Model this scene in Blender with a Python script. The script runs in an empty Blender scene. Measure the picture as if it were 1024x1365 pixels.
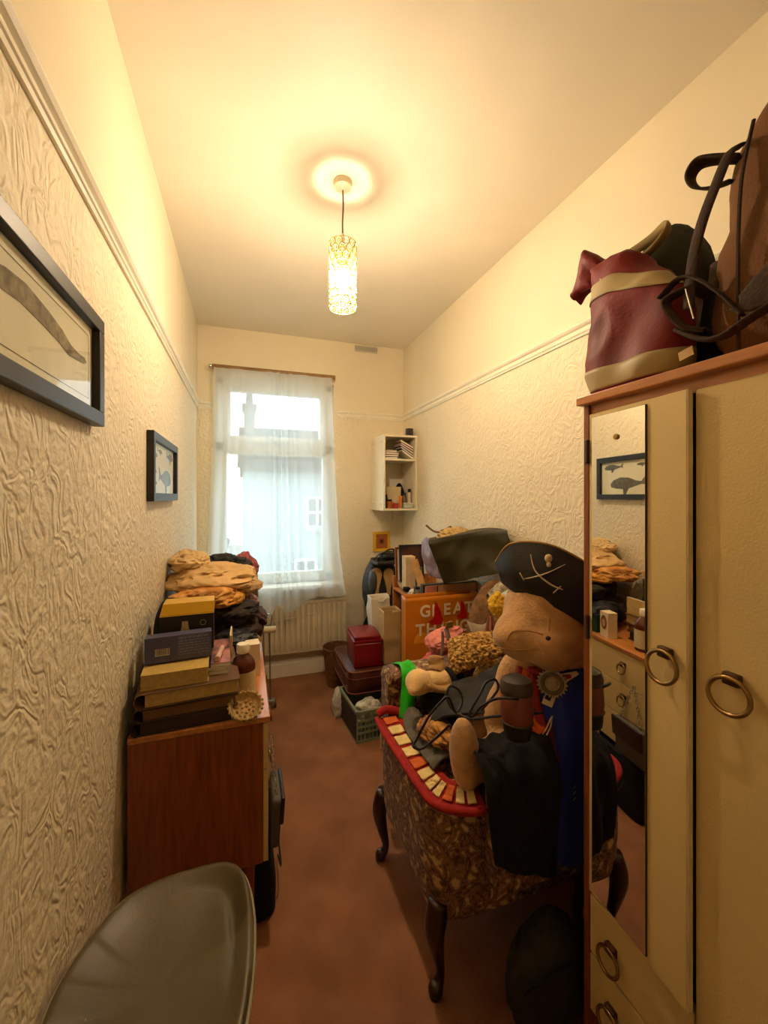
import bpy, bmesh, math, random
from mathutils import Vector, Matrix, noise, Euler

# ------------------------------------------------------------------ camera, world, light, exposure
SC = bpy.context.scene
C = SC.collection
TH = math.radians(18.75)          # camera turned to the right of the room's long axis
F = 545.0                         # focal length in pixels of a 1024 wide frame
CAMZ, HORIZON = 1.446, 662.0

cam_data = bpy.data.cameras.new('camera')
cam_data.sensor_fit = 'HORIZONTAL'
cam_data.sensor_width = 36.0
cam_data.lens = 36.0 * F / 1024.0
cam_data.shift_y = -(682.5 - HORIZON) / 1024.0
cam_data.clip_start = 0.02
cam = bpy.data.objects.new('camera', cam_data)
cam.location = (0, 0, CAMZ)
cam.rotation_euler = (math.radians(90), 0, -TH)
C.objects.link(cam)
SC.camera = cam

world = bpy.data.worlds.new('overcast_sky')
SC.world = world
world.use_nodes = True
wb = world.node_tree.nodes['Background']
wb.inputs[0].default_value = (0.82, 0.95, 1.0, 1)
wb.inputs[1].default_value = 5.6

SC.view_settings.view_transform = 'Standard'
SC.view_settings.look = 'None'
SC.view_settings.exposure = 0.0
SC.view_settings.gamma = 1.0
SC.view_settings.use_curve_mapping = False

BULB_STRENGTH = 1420.0
BULB_COLOUR = (1.0, 0.77, 0.52)

# ------------------------------------------------------------------ room numbers (metres)
XL, XR = -0.344, 1.329            # left and right walls
YB, YN = 3.38, -0.75              # window wall and wall behind the photographer
ZC = 2.75                         # ceiling
RAIL = 2.14                       # picture rail
CHZ = 0.735                       # chest top

def P(px, py, x=None, y=None, z=None):
    """World point where the sight line of a photograph pixel meets a plane."""
    u, v = (px - 512.0) / F, (HORIZON - py) / F
    d = Vector((math.sin(TH) + u * math.cos(TH), math.cos(TH) - u * math.sin(TH), v))
    if x is not None: t = x / d.x
    elif y is not None: t = y / d.y
    else: t = (z - CAMZ) / d.z
    return Vector((d.x * t, d.y * t, CAMZ + d.z * t))

V = Vector
def N(p, s=0.0):
    return noise.noise(V((p[0] + s * 7.31, p[1] - s * 3.17, p[2] + s * 1.93)))

# ------------------------------------------------------------------ materials
def lin(c):
    out = []
    for v in c[:3]:
        v = v / 255.0
        out.append(v / 12.92 if v <= 0.04045 else ((v + 0.055) / 1.055) ** 2.4)
    return (out[0], out[1], out[2], 1.0)

MATS = {}
def mat(name, col, rough=0.6, metal=0.0, var=0.18, vs=9.0, bump=0.0, bs=60.0, col2=None,
        sheen=0.0, trans=0.0, coat=0.0, ior=1.45, spec=0.5):
    if name in MATS: return MATS[name]
    m = bpy.data.materials.new(name); m.use_nodes = True
    nt = m.node_tree; b = nt.nodes['Principled BSDF']
    L = nt.links.new
    tc = nt.nodes.new('ShaderNodeTexCoord')
    nz = nt.nodes.new('ShaderNodeTexNoise')
    nz.inputs['Scale'].default_value = vs; nz.inputs['Detail'].default_value = 4
    L(tc.outputs['Object'], nz.inputs['Vector'])
    rp = nt.nodes.new('ShaderNodeValToRGB')
    a = lin(col)
    if col2 is not None: c1 = lin(col2)
    else: c1 = tuple(max(0, v * (1 - var)) for v in a[:3]) + (1,)
    c2 = tuple(min(1, v * (1 + var * 0.6)) for v in a[:3]) + (1,)
    rp.color_ramp.elements[0].position = 0.35; rp.color_ramp.elements[0].color = c1
    rp.color_ramp.elements[1].position = 0.65; rp.color_ramp.elements[1].color = c2
    L(nz.outputs['Fac'], rp.inputs['Fac'])
    L(rp.outputs['Color'], b.inputs['Base Color'])
    b.inputs['Roughness'].default_value = rough
    b.inputs['Metallic'].default_value = metal
    b.inputs['IOR'].default_value = ior
    b.inputs['Specular IOR Level'].default_value = spec
    b.inputs['Sheen Weight'].default_value = sheen
    b.inputs['Transmission Weight'].default_value = trans
    b.inputs['Coat Weight'].default_value = coat
    if bump:
        n2 = nt.nodes.new('ShaderNodeTexNoise')
        n2.inputs['Scale'].default_value = bs; n2.inputs['Detail'].default_value = 3
        L(tc.outputs['Object'], n2.inputs['Vector'])
        bp = nt.nodes.new('ShaderNodeBump')
        bp.inputs['Strength'].default_value = bump; bp.inputs['Distance'].default_value = 0.004
        L(n2.outputs['Fac'], bp.inputs['Height']); L(bp.outputs['Normal'], b.inputs['Normal'])
    MATS[name] = m
    return m

def wood(name, c1, c2, rough=0.4, axis=(12, 12, 1.2), coat=0.15):
    if name in MATS: return MATS[name]
    m = bpy.data.materials.new(name); m.use_nodes = True
    nt = m.node_tree; b = nt.nodes['Principled BSDF']; L = nt.links.new
    tc = nt.nodes.new('ShaderNodeTexCoord'); mp = nt.nodes.new('ShaderNodeMapping')
    mp.inputs['Scale'].default_value = axis
    L(tc.outputs['Object'], mp.inputs['Vector'])
    nz = nt.nodes.new('ShaderNodeTexNoise'); nz.inputs['Scale'].default_value = 6
    nz.inputs['Detail'].default_value = 6; nz.inputs['Distortion'].default_value = 0.6
    L(mp.outputs['Vector'], nz.inputs['Vector'])
    rp = nt.nodes.new('ShaderNodeValToRGB')
    rp.color_ramp.elements[0].position = 0.3; rp.color_ramp.elements[0].color = lin(c1)
    rp.color_ramp.elements[1].position = 0.7; rp.color_ramp.elements[1].color = lin(c2)
    L(nz.outputs['Fac'], rp.inputs['Fac']); L(rp.outputs['Color'], b.inputs['Base Color'])
    b.inputs['Roughness'].default_value = rough; b.inputs['Coat Weight'].default_value = coat
    MATS[name] = m
    return m

def wallpaper(name, col, emboss=True):
    m = bpy.data.materials.new(name); m.use_nodes = True
    nt = m.node_tree; b = nt.nodes['Principled BSDF']; L = nt.links.new
    tc = nt.nodes.new('ShaderNodeTexCoord')
    n0 = nt.nodes.new('ShaderNodeTexNoise'); n0.inputs['Scale'].default_value = 1.7; n0.inputs['Detail'].default_value = 3
    L(tc.outputs['Object'], n0.inputs['Vector'])
    rp = nt.nodes.new('ShaderNodeValToRGB')
    a = lin(col)
    rp.color_ramp.elements[0].position = 0.3; rp.color_ramp.elements[0].color = tuple(v * 0.9 for v in a[:3]) + (1,)
    rp.color_ramp.elements[1].position = 0.7; rp.color_ramp.elements[1].color = a
    L(n0.outputs['Fac'], rp.inputs['Fac']); L(rp.outputs['Color'], b.inputs['Base Color'])
    b.inputs['Roughness'].default_value = 0.62
    b.inputs['Specular IOR Level'].default_value = 0.35
    bp = nt.nodes.new('ShaderNodeBump')
    if emboss:
        mp = nt.nodes.new('ShaderNodeMapping'); mp.inputs['Scale'].default_value = (1, 1.0, 0.75)
        L(tc.outputs['Object'], mp.inputs['Vector'])
        n1 = nt.nodes.new('ShaderNodeTexNoise'); n1.inputs['Scale'].default_value = 13.0
        n1.inputs['Detail'].default_value = 2.0; n1.inputs['Distortion'].default_value = 1.1
        L(mp.outputs['Vector'], n1.inputs['Vector'])
        mu = nt.nodes.new('ShaderNodeMath'); mu.operation = 'MULTIPLY'; mu.inputs[1].default_value = 30.0
        L(n1.outputs['Fac'], mu.inputs[0])
        sn = nt.nodes.new('ShaderNodeMath'); sn.operation = 'SINE'; L(mu.outputs[0], sn.inputs[0])
        n2 = nt.nodes.new('ShaderNodeTexNoise'); n2.inputs['Scale'].default_value = 45.0; n2.inputs['Detail'].default_value = 2
        L(tc.outputs['Object'], n2.inputs['Vector'])
        m2 = nt.nodes.new('ShaderNodeMath'); m2.operation = 'MULTIPLY_ADD'
        m2.inputs[1].default_value = 4.2
        L(n2.outputs['Fac'], m2.inputs[0]); L(sn.outputs[0], m2.inputs[2])
        L(m2.outputs[0], bp.inputs['Height'])
        bp.inputs['Strength'].default_value = 0.5; bp.inputs['Distance'].default_value = 0.0026
    else:
        n2 = nt.nodes.new('ShaderNodeTexNoise'); n2.inputs['Scale'].default_value = 6.0; n2.inputs['Detail'].default_value = 5
        L(tc.outputs['Object'], n2.inputs['Vector']); L(n2.outputs['Fac'], bp.inputs['Height'])
        bp.inputs['Strength'].default_value = 0.25; bp.inputs['Distance'].default_value = 0.01
    L(bp.outputs['Normal'], b.inputs['Normal'])
    MATS[name] = m
    return m

def tapestry(name, scale=26.0):
    m = bpy.data.materials.new(name); m.use_nodes = True
    nt = m.node_tree; b = nt.nodes['Principled BSDF']; L = nt.links.new
    tc = nt.nodes.new('ShaderNodeTexCoord')
    nz = nt.nodes.new('ShaderNodeTexNoise'); nz.inputs['Scale'].default_value = 14; nz.inputs['Detail'].default_value = 2
    L(tc.outputs['Object'], nz.inputs['Vector'])
    mx = nt.nodes.new('ShaderNodeMixRGB'); mx.inputs[0].default_value = 0.12
    L(tc.outputs['Object'], mx.inputs[1]); L(nz.outputs['Color'], mx.inputs[2])
    vo = nt.nodes.new('ShaderNodeTexVoronoi'); vo.inputs['Scale'].default_value = scale
    vo.feature = 'DISTANCE_TO_EDGE'
    L(mx.outputs[0], vo.inputs['Vector'])
    n3 = nt.nodes.new('ShaderNodeTexNoise'); n3.inputs['Scale'].default_value = 40; n3.inputs['Detail'].default_value = 3
    n3.inputs['Distortion'].default_value = 1.5
    L(tc.outputs['Object'], n3.inputs['Vector'])
    ad = nt.nodes.new('ShaderNodeMath'); ad.operation = 'MULTIPLY_ADD'; ad.inputs[1].default_value = 0.55
    L(n3.outputs['Fac'], ad.inputs[0]); L(vo.outputs['Distance'], ad.inputs[2])
    rp = nt.nodes.new('ShaderNodeValToRGB')
    e = rp.color_ramp.elements
    e[0].position = 0.22; e[0].color = lin((58, 34, 22)); e[1].position = 0.62; e[1].color = lin((196, 158, 104))
    for p_, c_ in ((0.32, (96, 62, 38)), (0.40, (150, 108, 66)), (0.46, (84, 52, 34)), (0.53, (168, 128, 84))):
        k = e.new(p_); k.color = lin(c_)
    L(ad.outputs[0], rp.inputs['Fac']); L(rp.outputs['Color'], b.inputs['Base Color'])
    b.inputs['Roughness'].default_value = 0.8; b.inputs['Sheen Weight'].default_value = 0.1
    bp = nt.nodes.new('ShaderNodeBump'); bp.inputs['Strength'].default_value = 0.5; bp.inputs['Distance'].default_value = 0.003
    L(ad.outputs[0], bp.inputs['Height']); L(bp.outputs['Normal'], b.inputs['Normal'])
    MATS[name] = m
    return m

def sheer(name, col, clear=0.5):
    m = bpy.data.materials.new(name); m.use_nodes = True
    nt = m.node_tree; L = nt.links.new
    nt.nodes.remove(nt.nodes['Principled BSDF'])
    out = nt.nodes['Material Output']
    tr = nt.nodes.new('ShaderNodeBsdfTransparent')
    tl = nt.nodes.new('ShaderNodeBsdfTranslucent'); tl.inputs[0].default_value = lin(col)
    df = nt.nodes.new('ShaderNodeBsdfDiffuse'); df.inputs[0].default_value = lin(col)
    m1 = nt.nodes.new('ShaderNodeMixShader'); m1.inputs[0].default_value = 0.5
    L(tl.outputs[0], m1.inputs[1]); L(df.outputs[0], m1.inputs[2])
    m2 = nt.nodes.new('ShaderNodeMixShader')
    tc = nt.nodes.new('ShaderNodeTexCoord'); nz = nt.nodes.new('ShaderNodeTexNoise')
    nz.inputs['Scale'].default_value = 4; L(tc.outputs['Object'], nz.inputs['Vector'])
    mr = nt.nodes.new('ShaderNodeMapRange')
    mr.inputs['To Min'].default_value = 1 - clear - 0.06; mr.inputs['To Max'].default_value = 1 - clear + 0.06
    L(nz.outputs['Fac'], mr.inputs['Value']); L(mr.outputs[0], m2.inputs[0])
    L(tr.outputs[0], m2.inputs[1]); L(m1.outputs[0], m2.inputs[2])
    L(m2.outputs[0], out.inputs[0])
    MATS[name] = m
    return m

def pane(name):
    m = bpy.data.materials.new(name); m.use_nodes = True
    nt = m.node_tree; L = nt.links.new
    nt.nodes.remove(nt.nodes['Principled BSDF']); out = nt.nodes['Material Output']
    tr = nt.nodes.new('ShaderNodeBsdfTransparent'); tr.inputs[0].default_value = (0.95, 0.98, 0.97, 1)
    gl = nt.nodes.new('ShaderNodeBsdfGlossy'); gl.inputs['Roughness'].default_value = 0.02
    fr = nt.nodes.new('ShaderNodeFresnel'); fr.inputs[0].default_value = 1.5
    mx = nt.nodes.new('ShaderNodeMixShader')
    ge = nt.nodes.new('ShaderNodeNewGeometry')
    iv = nt.nodes.new('ShaderNodeMath'); iv.operation = 'SUBTRACT'; iv.inputs[0].default_value = 1.0; L(ge.outputs['Backfacing'], iv.inputs[1])
    ml = nt.nodes.new('ShaderNodeMath'); ml.operation = 'MULTIPLY'; L(fr.outputs[0], ml.inputs[0]); L(iv.outputs[0], ml.inputs[1])
    L(ml.outputs[0], mx.inputs[0]); L(tr.outputs[0], mx.inputs[1]); L(gl.outputs[0], mx.inputs[2])
    L(mx.outputs[0], out.inputs[0])
    MATS[name] = m
    return m

def emitter(name, col, strength):
    m = bpy.data.materials.new(name); m.use_nodes = True
    nt = m.node_tree; nt.nodes.remove(nt.nodes['Principled BSDF'])
    e = nt.nodes.new('ShaderNodeEmission'); e.inputs[0].default_value = tuple(col) + (1,); e.inputs[1].default_value = strength
    nt.links.new(e.outputs[0], nt.nodes['Material Output'].inputs[0])
    MATS[name] = m
    return m

# ------------------------------------------------------------------ mesh helpers
OFF = {}
class MB:
    def __init__(self): self.bm = bmesh.new()
    def _add(self, t, M=None):
        if M is not None: bmesh.ops.transform(t, matrix=M, verts=t.verts)
        me = bpy.data.meshes.new('tmp'); t.to_mesh(me); t.free()
        self.bm.from_mesh(me); bpy.data.meshes.remove(me)
        return self
    def box(self, lo, hi, bev=0.0, seg=2, M=None):
        lo, hi = V(lo), V(hi)
        t = bmesh.new(); bmesh.ops.create_cube(t, size=1.0)
        c, s = (lo + hi) / 2, hi - lo
        for v in t.verts: v.co = V((v.co.x * s.x + c.x, v.co.y * s.y + c.y, v.co.z * s.z + c.z))
        if bev: bmesh.ops.bevel(t, geom=t.edges[:], offset=bev, segments=seg, affect='EDGES', profile=0.5)
        return self._add(t, M)
    def cbox(self, c, s, rz=0.0, bev=0.0, seg=2, rx=0.0, ry=0.0):
        M = Matrix.Translation(V(c)) @ Euler((rx, ry, rz)).to_matrix().to_4x4()
        s = V(s)
        return self.box(-s / 2, s / 2, bev, seg, M)
    def tube(self, pts, r, seg=8, closed=False, flat=None):
        pts = [V(p) for p in pts]; n = len(pts)
        rr = r if isinstance(r, (list, tuple)) else [r] * n
        rings = []; up = V((0, 0, 1)); prev = None
        for i, p in enumerate(pts):
            if closed: t = pts[(i + 1) % n] - pts[i - 1]
            else: t = pts[min(i + 1, n - 1)] - pts[max(i - 1, 0)]
            t = t.normalized() if t.length > 1e-9 else V((0, 0, 1))
            if prev is None:
                a = up if abs(t.z) < 0.9 else V((1, 0, 0))
                s = t.cross(a).normalized()
            else:
                s = (prev - t * prev.dot(t))
                s = s.normalized() if s.length > 1e-6 else t.orthogonal().normalized()
            prev = s; q = s.cross(t).normalized()
            fx, fy = flat if flat else (1, 1)
            rings.append([self.bm.verts.new(p + s * math.cos(2 * math.pi * k / seg) * rr[i] * fx + q * math.sin(2 * math.pi * k / seg) * rr[i] * fy) for k in range(seg)])
        m = n if closed else n - 1
        for i in range(m):
            a, b = rings[i], rings[(i + 1) % n]
            for k in range(seg):
                self.bm.faces.new((a[k], a[(k + 1) % seg], b[(k + 1) % seg], b[k]))
        if not closed:
            self.bm.faces.new(rings[0][::-1]); self.bm.faces.new(rings[-1])
        return self
    def cyl(self, p0, p1, r0, r1=None, seg=20):
        return self.tube([p0, p1], [r0, r0 if r1 is None else r1], seg)
    def lathe(self, prof, o, seg=28, M=None):
        t = bmesh.new(); rings = []
        for r, z in prof:
            if r < 1e-5: rings.append([t.verts.new((0, 0, z))])
            else: rings.append([t.verts.new((r * math.cos(2 * math.pi * k / seg), r * math.sin(2 * math.pi * k / seg), z)) for k in range(seg)])
        for a, b in zip(rings[:-1], rings[1:]):
            for k in range(seg):
                k2 = (k + 1) % seg
                if len(a) == 1 and len(b) == 1: continue
                if len(a) == 1: t.faces.new((a[0], b[k2], b[k]))
                elif len(b) == 1: t.faces.new((a[k], a[k2], b[0]))
                else: t.faces.new((a[k], a[k2], b[k2], b[k]))
        MM = Matrix.Translation(V(o))
        if M is not None: MM = MM @ M
        return self._add(t, MM)
    def ell(self, c, r, sub=3, M=None):
        t = bmesh.new(); bmesh.ops.create_icosphere(t, subdivisions=sub, radius=1.0)
        for v in t.verts: v.co = V((v.co.x * r[0], v.co.y * r[1], v.co.z * r[2]))
        MM = Matrix.Translation(V(c))
        if M is not None: MM = MM @ M
        return self._add(t, MM)
    def poly(self, pts, ext):
        """flat polygon given thickness by the vector ext"""
        pts = [V(p) for p in pts]; ext = V(ext)
        a = [self.bm.verts.new(p) for p in pts]; b = [self.bm.verts.new(p + ext) for p in pts]
        n = len(pts)
        self.bm.faces.new(a[::-1]); self.bm.faces.new(b)
        for i in range(n): self.bm.faces.new((a[i], a[(i + 1) % n], b[(i + 1) % n], b[i]))
        return self
    def grid(self, fn, nu, nv, wrapu=False):
        vs = [[self.bm.verts.new(fn(i / (nu if wrapu else nu - 1), j / (nv - 1))) for i in range(nu)] for j in range(nv)]
        for j in range(nv - 1):
            for i in range(nu if wrapu else nu - 1):
                i2 = (i + 1) % nu
                self.bm.faces.new((vs[j][i], vs[j][i2], vs[j + 1][i2], vs[j + 1][i]))
        return vs
    def cap(self, ring):
        self.bm.faces.new(ring)
    def torus(self, c, R, r, axis=(0, 0, 1), seg=28, s2=8):
        ax = V(axis).normalized(); a = ax.orthogonal().normalized(); b = ax.cross(a)
        return self.tube([V(c) + (a * math.cos(2 * math.pi * k / seg) + b * math.sin(2 * math.pi * k / seg)) * R for k in range(seg)], r, s2, closed=True)
    def build(self, name, m, parent=None, smooth=True, base=None, ang=40):
        bmesh.ops.recalc_face_normals(self.bm, faces=self.bm.faces)
        me = bpy.data.meshes.new(name); self.bm.to_mesh(me); self.bm.free()
        me.materials.append(m)
        if smooth:
            me.set_sharp_from_angle(angle=math.radians(ang)); 
            for p in me.polygons: p.use_smooth = True
        o = bpy.data.objects.new(name, me); C.objects.link(o)
        if parent is not None:
            off = OFF[parent.name]; me.transform(Matrix.Translation(-off)); o.parent = parent; OFF[o.name] = off
        else:
            if base is None:
                xs = [v.co for v in me.vertices]
                base = V(((min(c.x for c in xs) + max(c.x for c in xs)) / 2, (min(c.y for c in xs) + max(c.y for c in xs)) / 2, min(c.z for c in xs)))
            base = V(base); me.transform(Matrix.Translation(-base)); o.location = base; OFF[o.name] = base
        return o

def thing(name, label, cat, base, group=None):
    o = bpy.data.objects.new(name, None); C.objects.link(o)
    o.empty_display_size = 0.05
    o.location = V(base); OFF[o.name] = V(base)
    o['label'] = label; o['category'] = cat
    if group: o['group'] = group
    return o
def tag(o, label, cat, group=None):
    o['label'] = label; o['category'] = cat
    if group: o['group'] = group
    return o
def struct(o, label=None):
    o['kind'] = 'structure'
    if label: o['label'] = label
    return o
def solid(o, t, offset=0.0):
    md = o.modifiers.new('thickness', 'SOLIDIFY'); md.thickness = t; md.offset = offset
    return o
def subd(o, n=1):
    md = o.modifiers.new('smooth', 'SUBSURF'); md.levels = n; md.render_levels = n
    return o
def remesh(o, vox, it=6):
    md = o.modifiers.new('skin', 'REMESH'); md.mode = 'VOXEL'; md.voxel_size = vox; md.use_smooth_shade = True
    sm = o.modifiers.new('soft', 'SMOOTH'); sm.iterations = it; sm.factor = 0.6
    return o

def crs(pts, t):
    """Catmull-Rom through pts at t in 0..1"""
    n = len(pts) - 1
    f = min(max(t, 0), 1) * n; i = min(int(f), n - 1); w = f - i
    p0, p1, p2, p3 = pts[max(i - 1, 0)], pts[i], pts[i + 1], pts[min(i + 2, n)]
    return 0.5 * ((2 * p1) + (p2 - p0) * w + (2 * p0 - 5 * p1 + 4 * p2 - p3) * w * w + (3 * p1 - p0 - 3 * p2 + p3) * w ** 3)
def path(pts, n): 
    pts = [V(p) for p in pts]
    return [crs(pts, i / (n - 1)) for i in range(n)]
def surf(rows, u, v):
    return crs([crs(r, u) for r in rows], v)
def sheet(name, rows, m, parent=None, nu=40, nv=40, amp=0.0, freq=8.0, thick=0.004, seed=0, aniso=(1, 1, 1), base=None, ridge=False):
    rows = [[V(p) for p in r] for r in rows]
    b = MB()
    def fn(u, v):
        p = surf(rows, u, v)
        if amp:
            du = surf(rows, min(u + .01, 1), v) - surf(rows, max(u - .01, 0), v)
            dv = surf(rows, u, min(v + .01, 1)) - surf(rows, u, max(v - .01, 0))
            n = du.cross(dv); n = n.normalized() if n.length > 1e-9 else V((0, 0, 1))
            q = V((p.x * aniso[0], p.y * aniso[1], p.z * aniso[2])) * freq
            w = N(q, seed)
            if ridge: w = (1 - abs(N(q, seed)) * 2.2) * 0.7
            p = p + n * amp * (w + 0.45 * N(q * 2.1, seed + 3))
        return p
    b.grid(fn, nu, nv)
    o = b.build(name, m, parent, base=base, ang=80)
    if thick: solid(o, thick)
    return o

def crumple(name, c, r, m, parent=None, seed=0, amp=0.28, freq=2.2, sub=4, rz=0.0, flat=-0.55, tilt=(0, 0), fold=0.16, ff=3.2):
    """heap of cloth: a squashed ball pushed into folds"""
    b = MB(); t = bmesh.new(); bmesh.ops.create_icosphere(t, subdivisions=sub, radius=1.0)
    M = Matrix.Translation(V(c)) @ Euler((tilt[0], tilt[1], rz)).to_matrix().to_4x4()
    for v in t.verts:
        d = v.co.copy()
        s = 1 + amp * N(d * freq * 0.6, seed)
        w = V((N(d * 1.3, seed + 5), N(d * 1.3, seed + 9), N(d * 1.1, seed + 4)))
        q = V((d.x * ff, d.y * ff * 0.6, d.z * ff * 0.8)) * .75 + w * 1.6
        rg = N(q, seed + 1); s += fold * (0.8 - 2.0 * math.sqrt(rg * rg + .012))
        rg = N(q * 1.9 + w, seed + 2); s += fold * .5 * (0.5 - 1.8 * math.sqrt(rg * rg + .02))
        p = d * s
        if p.z < flat: p.z = flat + (p.z - flat) * 0.12
        v.co = V((p.x * r[0], p.y * r[1], p.z * r[2]))
    b._add(t, M)
    return b.build(name, m, parent, ang=80)

def text(name, s, size, m, parent, M, ext=0.0006, align='LEFT', bold=0.0):
    cu = bpy.data.curves.new(name, 'FONT'); cu.body = s; cu.size = size; cu.extrude = ext; cu.align_x = align; cu.offset = bold
    t = bpy.data.objects.new(name + '_curve', cu); C.objects.link(t)
    dg = bpy.context.evaluated_depsgraph_get()
    me = bpy.data.meshes.new_from_object(t.evaluated_get(dg))
    bpy.data.objects.remove(t); bpy.data.curves.remove(cu)
    me.transform(M); me.materials.clear(); me.materials.append(m)
    me.name = name
    o = bpy.data.objects.new(name, me); C.objects.link(o)
    off = OFF[parent.name]; me.transform(Matrix.Translation(-off)); o.parent = parent; OFF[o.name] = off
    return o
def frame_m(o, xa, ya):
    xa, ya = V(xa).normalized(), V(ya).normalized(); za = xa.cross(ya)
    return Matrix(((xa.x, ya.x, za.x, o[0]), (xa.y, ya.y, za.y, o[1]), (xa.z, ya.z, za.z, o[2]), (0, 0, 0, 1)))

def quad(name, pts, m, parent):
    """single sheet of glass, its normal set by the order of pts"""
    me = bpy.data.meshes.new(name); me.from_pydata([V(p) - OFF[parent.name] for p in pts], [], [(0, 1, 2, 3)]); me.materials.append(m)
    o = bpy.data.objects.new(name, me); C.objects.link(o); o.parent = parent; OFF[o.name] = OFF[parent.name]
    return o

# ------------------------------------------------------------------ shared materials
WALLP = wallpaper('embossed_wallpaper', (238, 225, 194))
PLASTER = wallpaper('smooth_plaster', (236, 224, 194), emboss=False)
CEIL = wallpaper('ceiling_paint', (240, 231, 210), emboss=False)
GLOSSW = mat('white_gloss_paint', (238, 230, 208), 0.35, var=0.05)
UPVC = mat('white_upvc', (240, 242, 240), 0.3, var=0.03)
CREAM = mat('cream_laminate', (216, 190, 130), 0.42, var=0.07, vs=3, bump=0.15, bs=220)
TEAK = wood('teak_veneer', (118, 56, 18), (156, 80, 28))
TEAKL = wood('teak_edge', (164, 98, 44), (200, 130, 66), axis=(10, 1.2, 10), rough=.3)
BRASS = mat('aged_brass', (150, 118, 70), 0.3, metal=0.9, var=0.25, vs=40)
BLACKF = mat('black_fabric', (9, 9, 10), 0.9, var=0.4, vs=30, bump=0.4, bs=220)
BLACKP = mat('black_plastic', (18, 17, 18), 0.4, var=0.2)
BLACKFR = mat('black_frame_wood', (34, 33, 34), 0.4, var=0.15)
WHITEP = mat('white_paper', (236, 230, 214), 0.7, var=0.06)
CARD = mat('brown_cardboard', (158, 116, 70), 0.8, var=0.12, bump=0.2, bs=150)
CHROME = mat('chrome', (200, 196, 188), 0.18, metal=1.0, var=0.06)
GREYMETAL = mat('grey_metal', (150, 144, 132), 0.35, metal=0.7, var=0.1)

# ------------------------------------------------------------------ the setting
def wall_pieces(name, m_low, m_high, lowbox, highbox):
    a = MB().box(*lowbox).build(name, m_low, smooth=False); struct(a)
    b = MB().box(*highbox).build('upper_plaster', m_high, a, smooth=False)
    return a
T = 0.12
wall_pieces('wall_left', WALLP, PLASTER, ((XL - T, YN, 0), (XL, YB + .25, RAIL)), ((XL - T, YN, RAIL), (XL, YB + .25, ZC)))
wall_pieces('wall_right', WALLP, PLASTER, ((XR, YN, 0), (XR + T, YB + .25, RAIL)), ((XR, YN, RAIL), (XR + T, YB + .25, ZC)))
struct(MB().box((XL - T, YN - T, 0), (XR + T, YN, ZC)).build('wall_near', PLASTER, smooth=False))

# window wall, with the opening
WX0, WX1, WZ0, WZ1 = -0.215, 0.70, 0.745, 2.385
def back_wall():
    b = MB()
    y0, y1 = YB, YB + 0.25
    b.box((XL, y0, 0), (WX0, y1, RAIL)); b.box((WX1, y0, 0), (XR, y1, RAIL)); b.box((WX0, y0, 0), (WX1, y1, WZ0))
    a = struct(b.build('wall_window', WALLP, smooth=False))
    b = MB()
    b.box((XL, y0, RAIL), (WX0, y1, ZC)); b.box((WX1, y0, RAIL), (XR, y1, ZC)); b.box((WX0, y0, WZ1), (WX1, y1, ZC))
    b.build('upper_plaster', PLASTER, a, smooth=False)
back_wall()
struct(MB().box((XL - T, YN - T, ZC), (XR + T, YB + .25, ZC + .1)).build('ceiling', CEIL, smooth=False))

# carpet with a few ruckles
CARPET = mat('brown_carpet', (152, 101, 69), 0.95, var=0.22, vs=5, bump=0.9, bs=380, sheen=0.05, spec=0.1)
def floor():
    b = MB()
    def fn(u, v):
        x = XL - .05 + u * (XR - XL + .1); y = YN + v * (YB - YN + .02)
        w = math.exp(-((y - 1.12) / .42) ** 2) * math.exp(-((x - .3) / .35) ** 2)
        z = w * 0.010 * (math.sin(y * 34 + x * 9 + 2.2 * N((x * 3, y * 3, 0), 1)) + 0.6 * math.sin(x * 30 - y * 12))
        z += 0.0015 * N((x * 9, y * 9, 0), 2)
        return V((x, y, z - 0.003 * 0))
    b.grid(fn, 90, 180)
    o = b.build('floor', CARPET, ang=80); struct(o)
    MB().box((XL - T, YN - T, -.2), (XR + T, YB + .25, -.03)).build('subfloor', CARD, o, smooth=False)
floor()

# picture rails and skirtings: a stepped moulding each
def moulding(name, p0, p1, nrm, prof, m=None):
    """prof: list of (out, z) describing the section; runs from p0 to p1"""
    b = MB(); p0, p1, nrm = V(p0), V(p1), V(nrm)
    va = [b.bm.verts.new(p0 + nrm * a + V((0, 0, z))) for a, z in prof]
    vb = [b.bm.verts.new(p1 + nrm * a + V((0, 0, z))) for a, z in prof]
    n = len(prof)
    for i in range(n): b.bm.faces.new((va[i], va[(i + 1) % n], vb[(i + 1) % n], vb[i]))
    b.bm.faces.new(va[::-1]); b.bm.faces.new(vb)
    return struct(b.build(name, m or GLOSSW, ang=25))
RP = [(0, -.028), (.008, -.028), (.010, -.018), (.014, -.016), (.014, -.006), (.009, -.003), (.009, .004), (.018, .008), (.024, .016), (.024, .022), (.016, .028), (0, .030)]
moulding('trim_1', (XL, YN, RAIL), (XL, YB, RAIL), (1, 0, 0), RP)
moulding('trim_2', (XR, YN, RAIL), (XR, YB, RAIL), (-1, 0, 0), RP)
moulding('trim_3', (WX1 + .03, YB, RAIL), (XR, YB, RAIL), (0, -1, 0), RP)
moulding('trim_4', (XL, YB, RAIL), (WX0 - .03, YB, RAIL), (0, -1, 0), RP)
SK = [(0, 0), (.018, 0), (.018, .10), (.012, .112), (.012, .125), (.004, .135), (0, .135)]
moulding('baseboard_window', (XL, YB, 0), (XR, YB, 0), (0, -1, 0), SK)
moulding('baseboard_left', (XL, YN, 0), (XL, YB, 0), (1, 0, 0), SK)
moulding('baseboard_right', (XR, YN, 0), (XR, YB, 0), (-1, 0, 0), SK)

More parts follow.
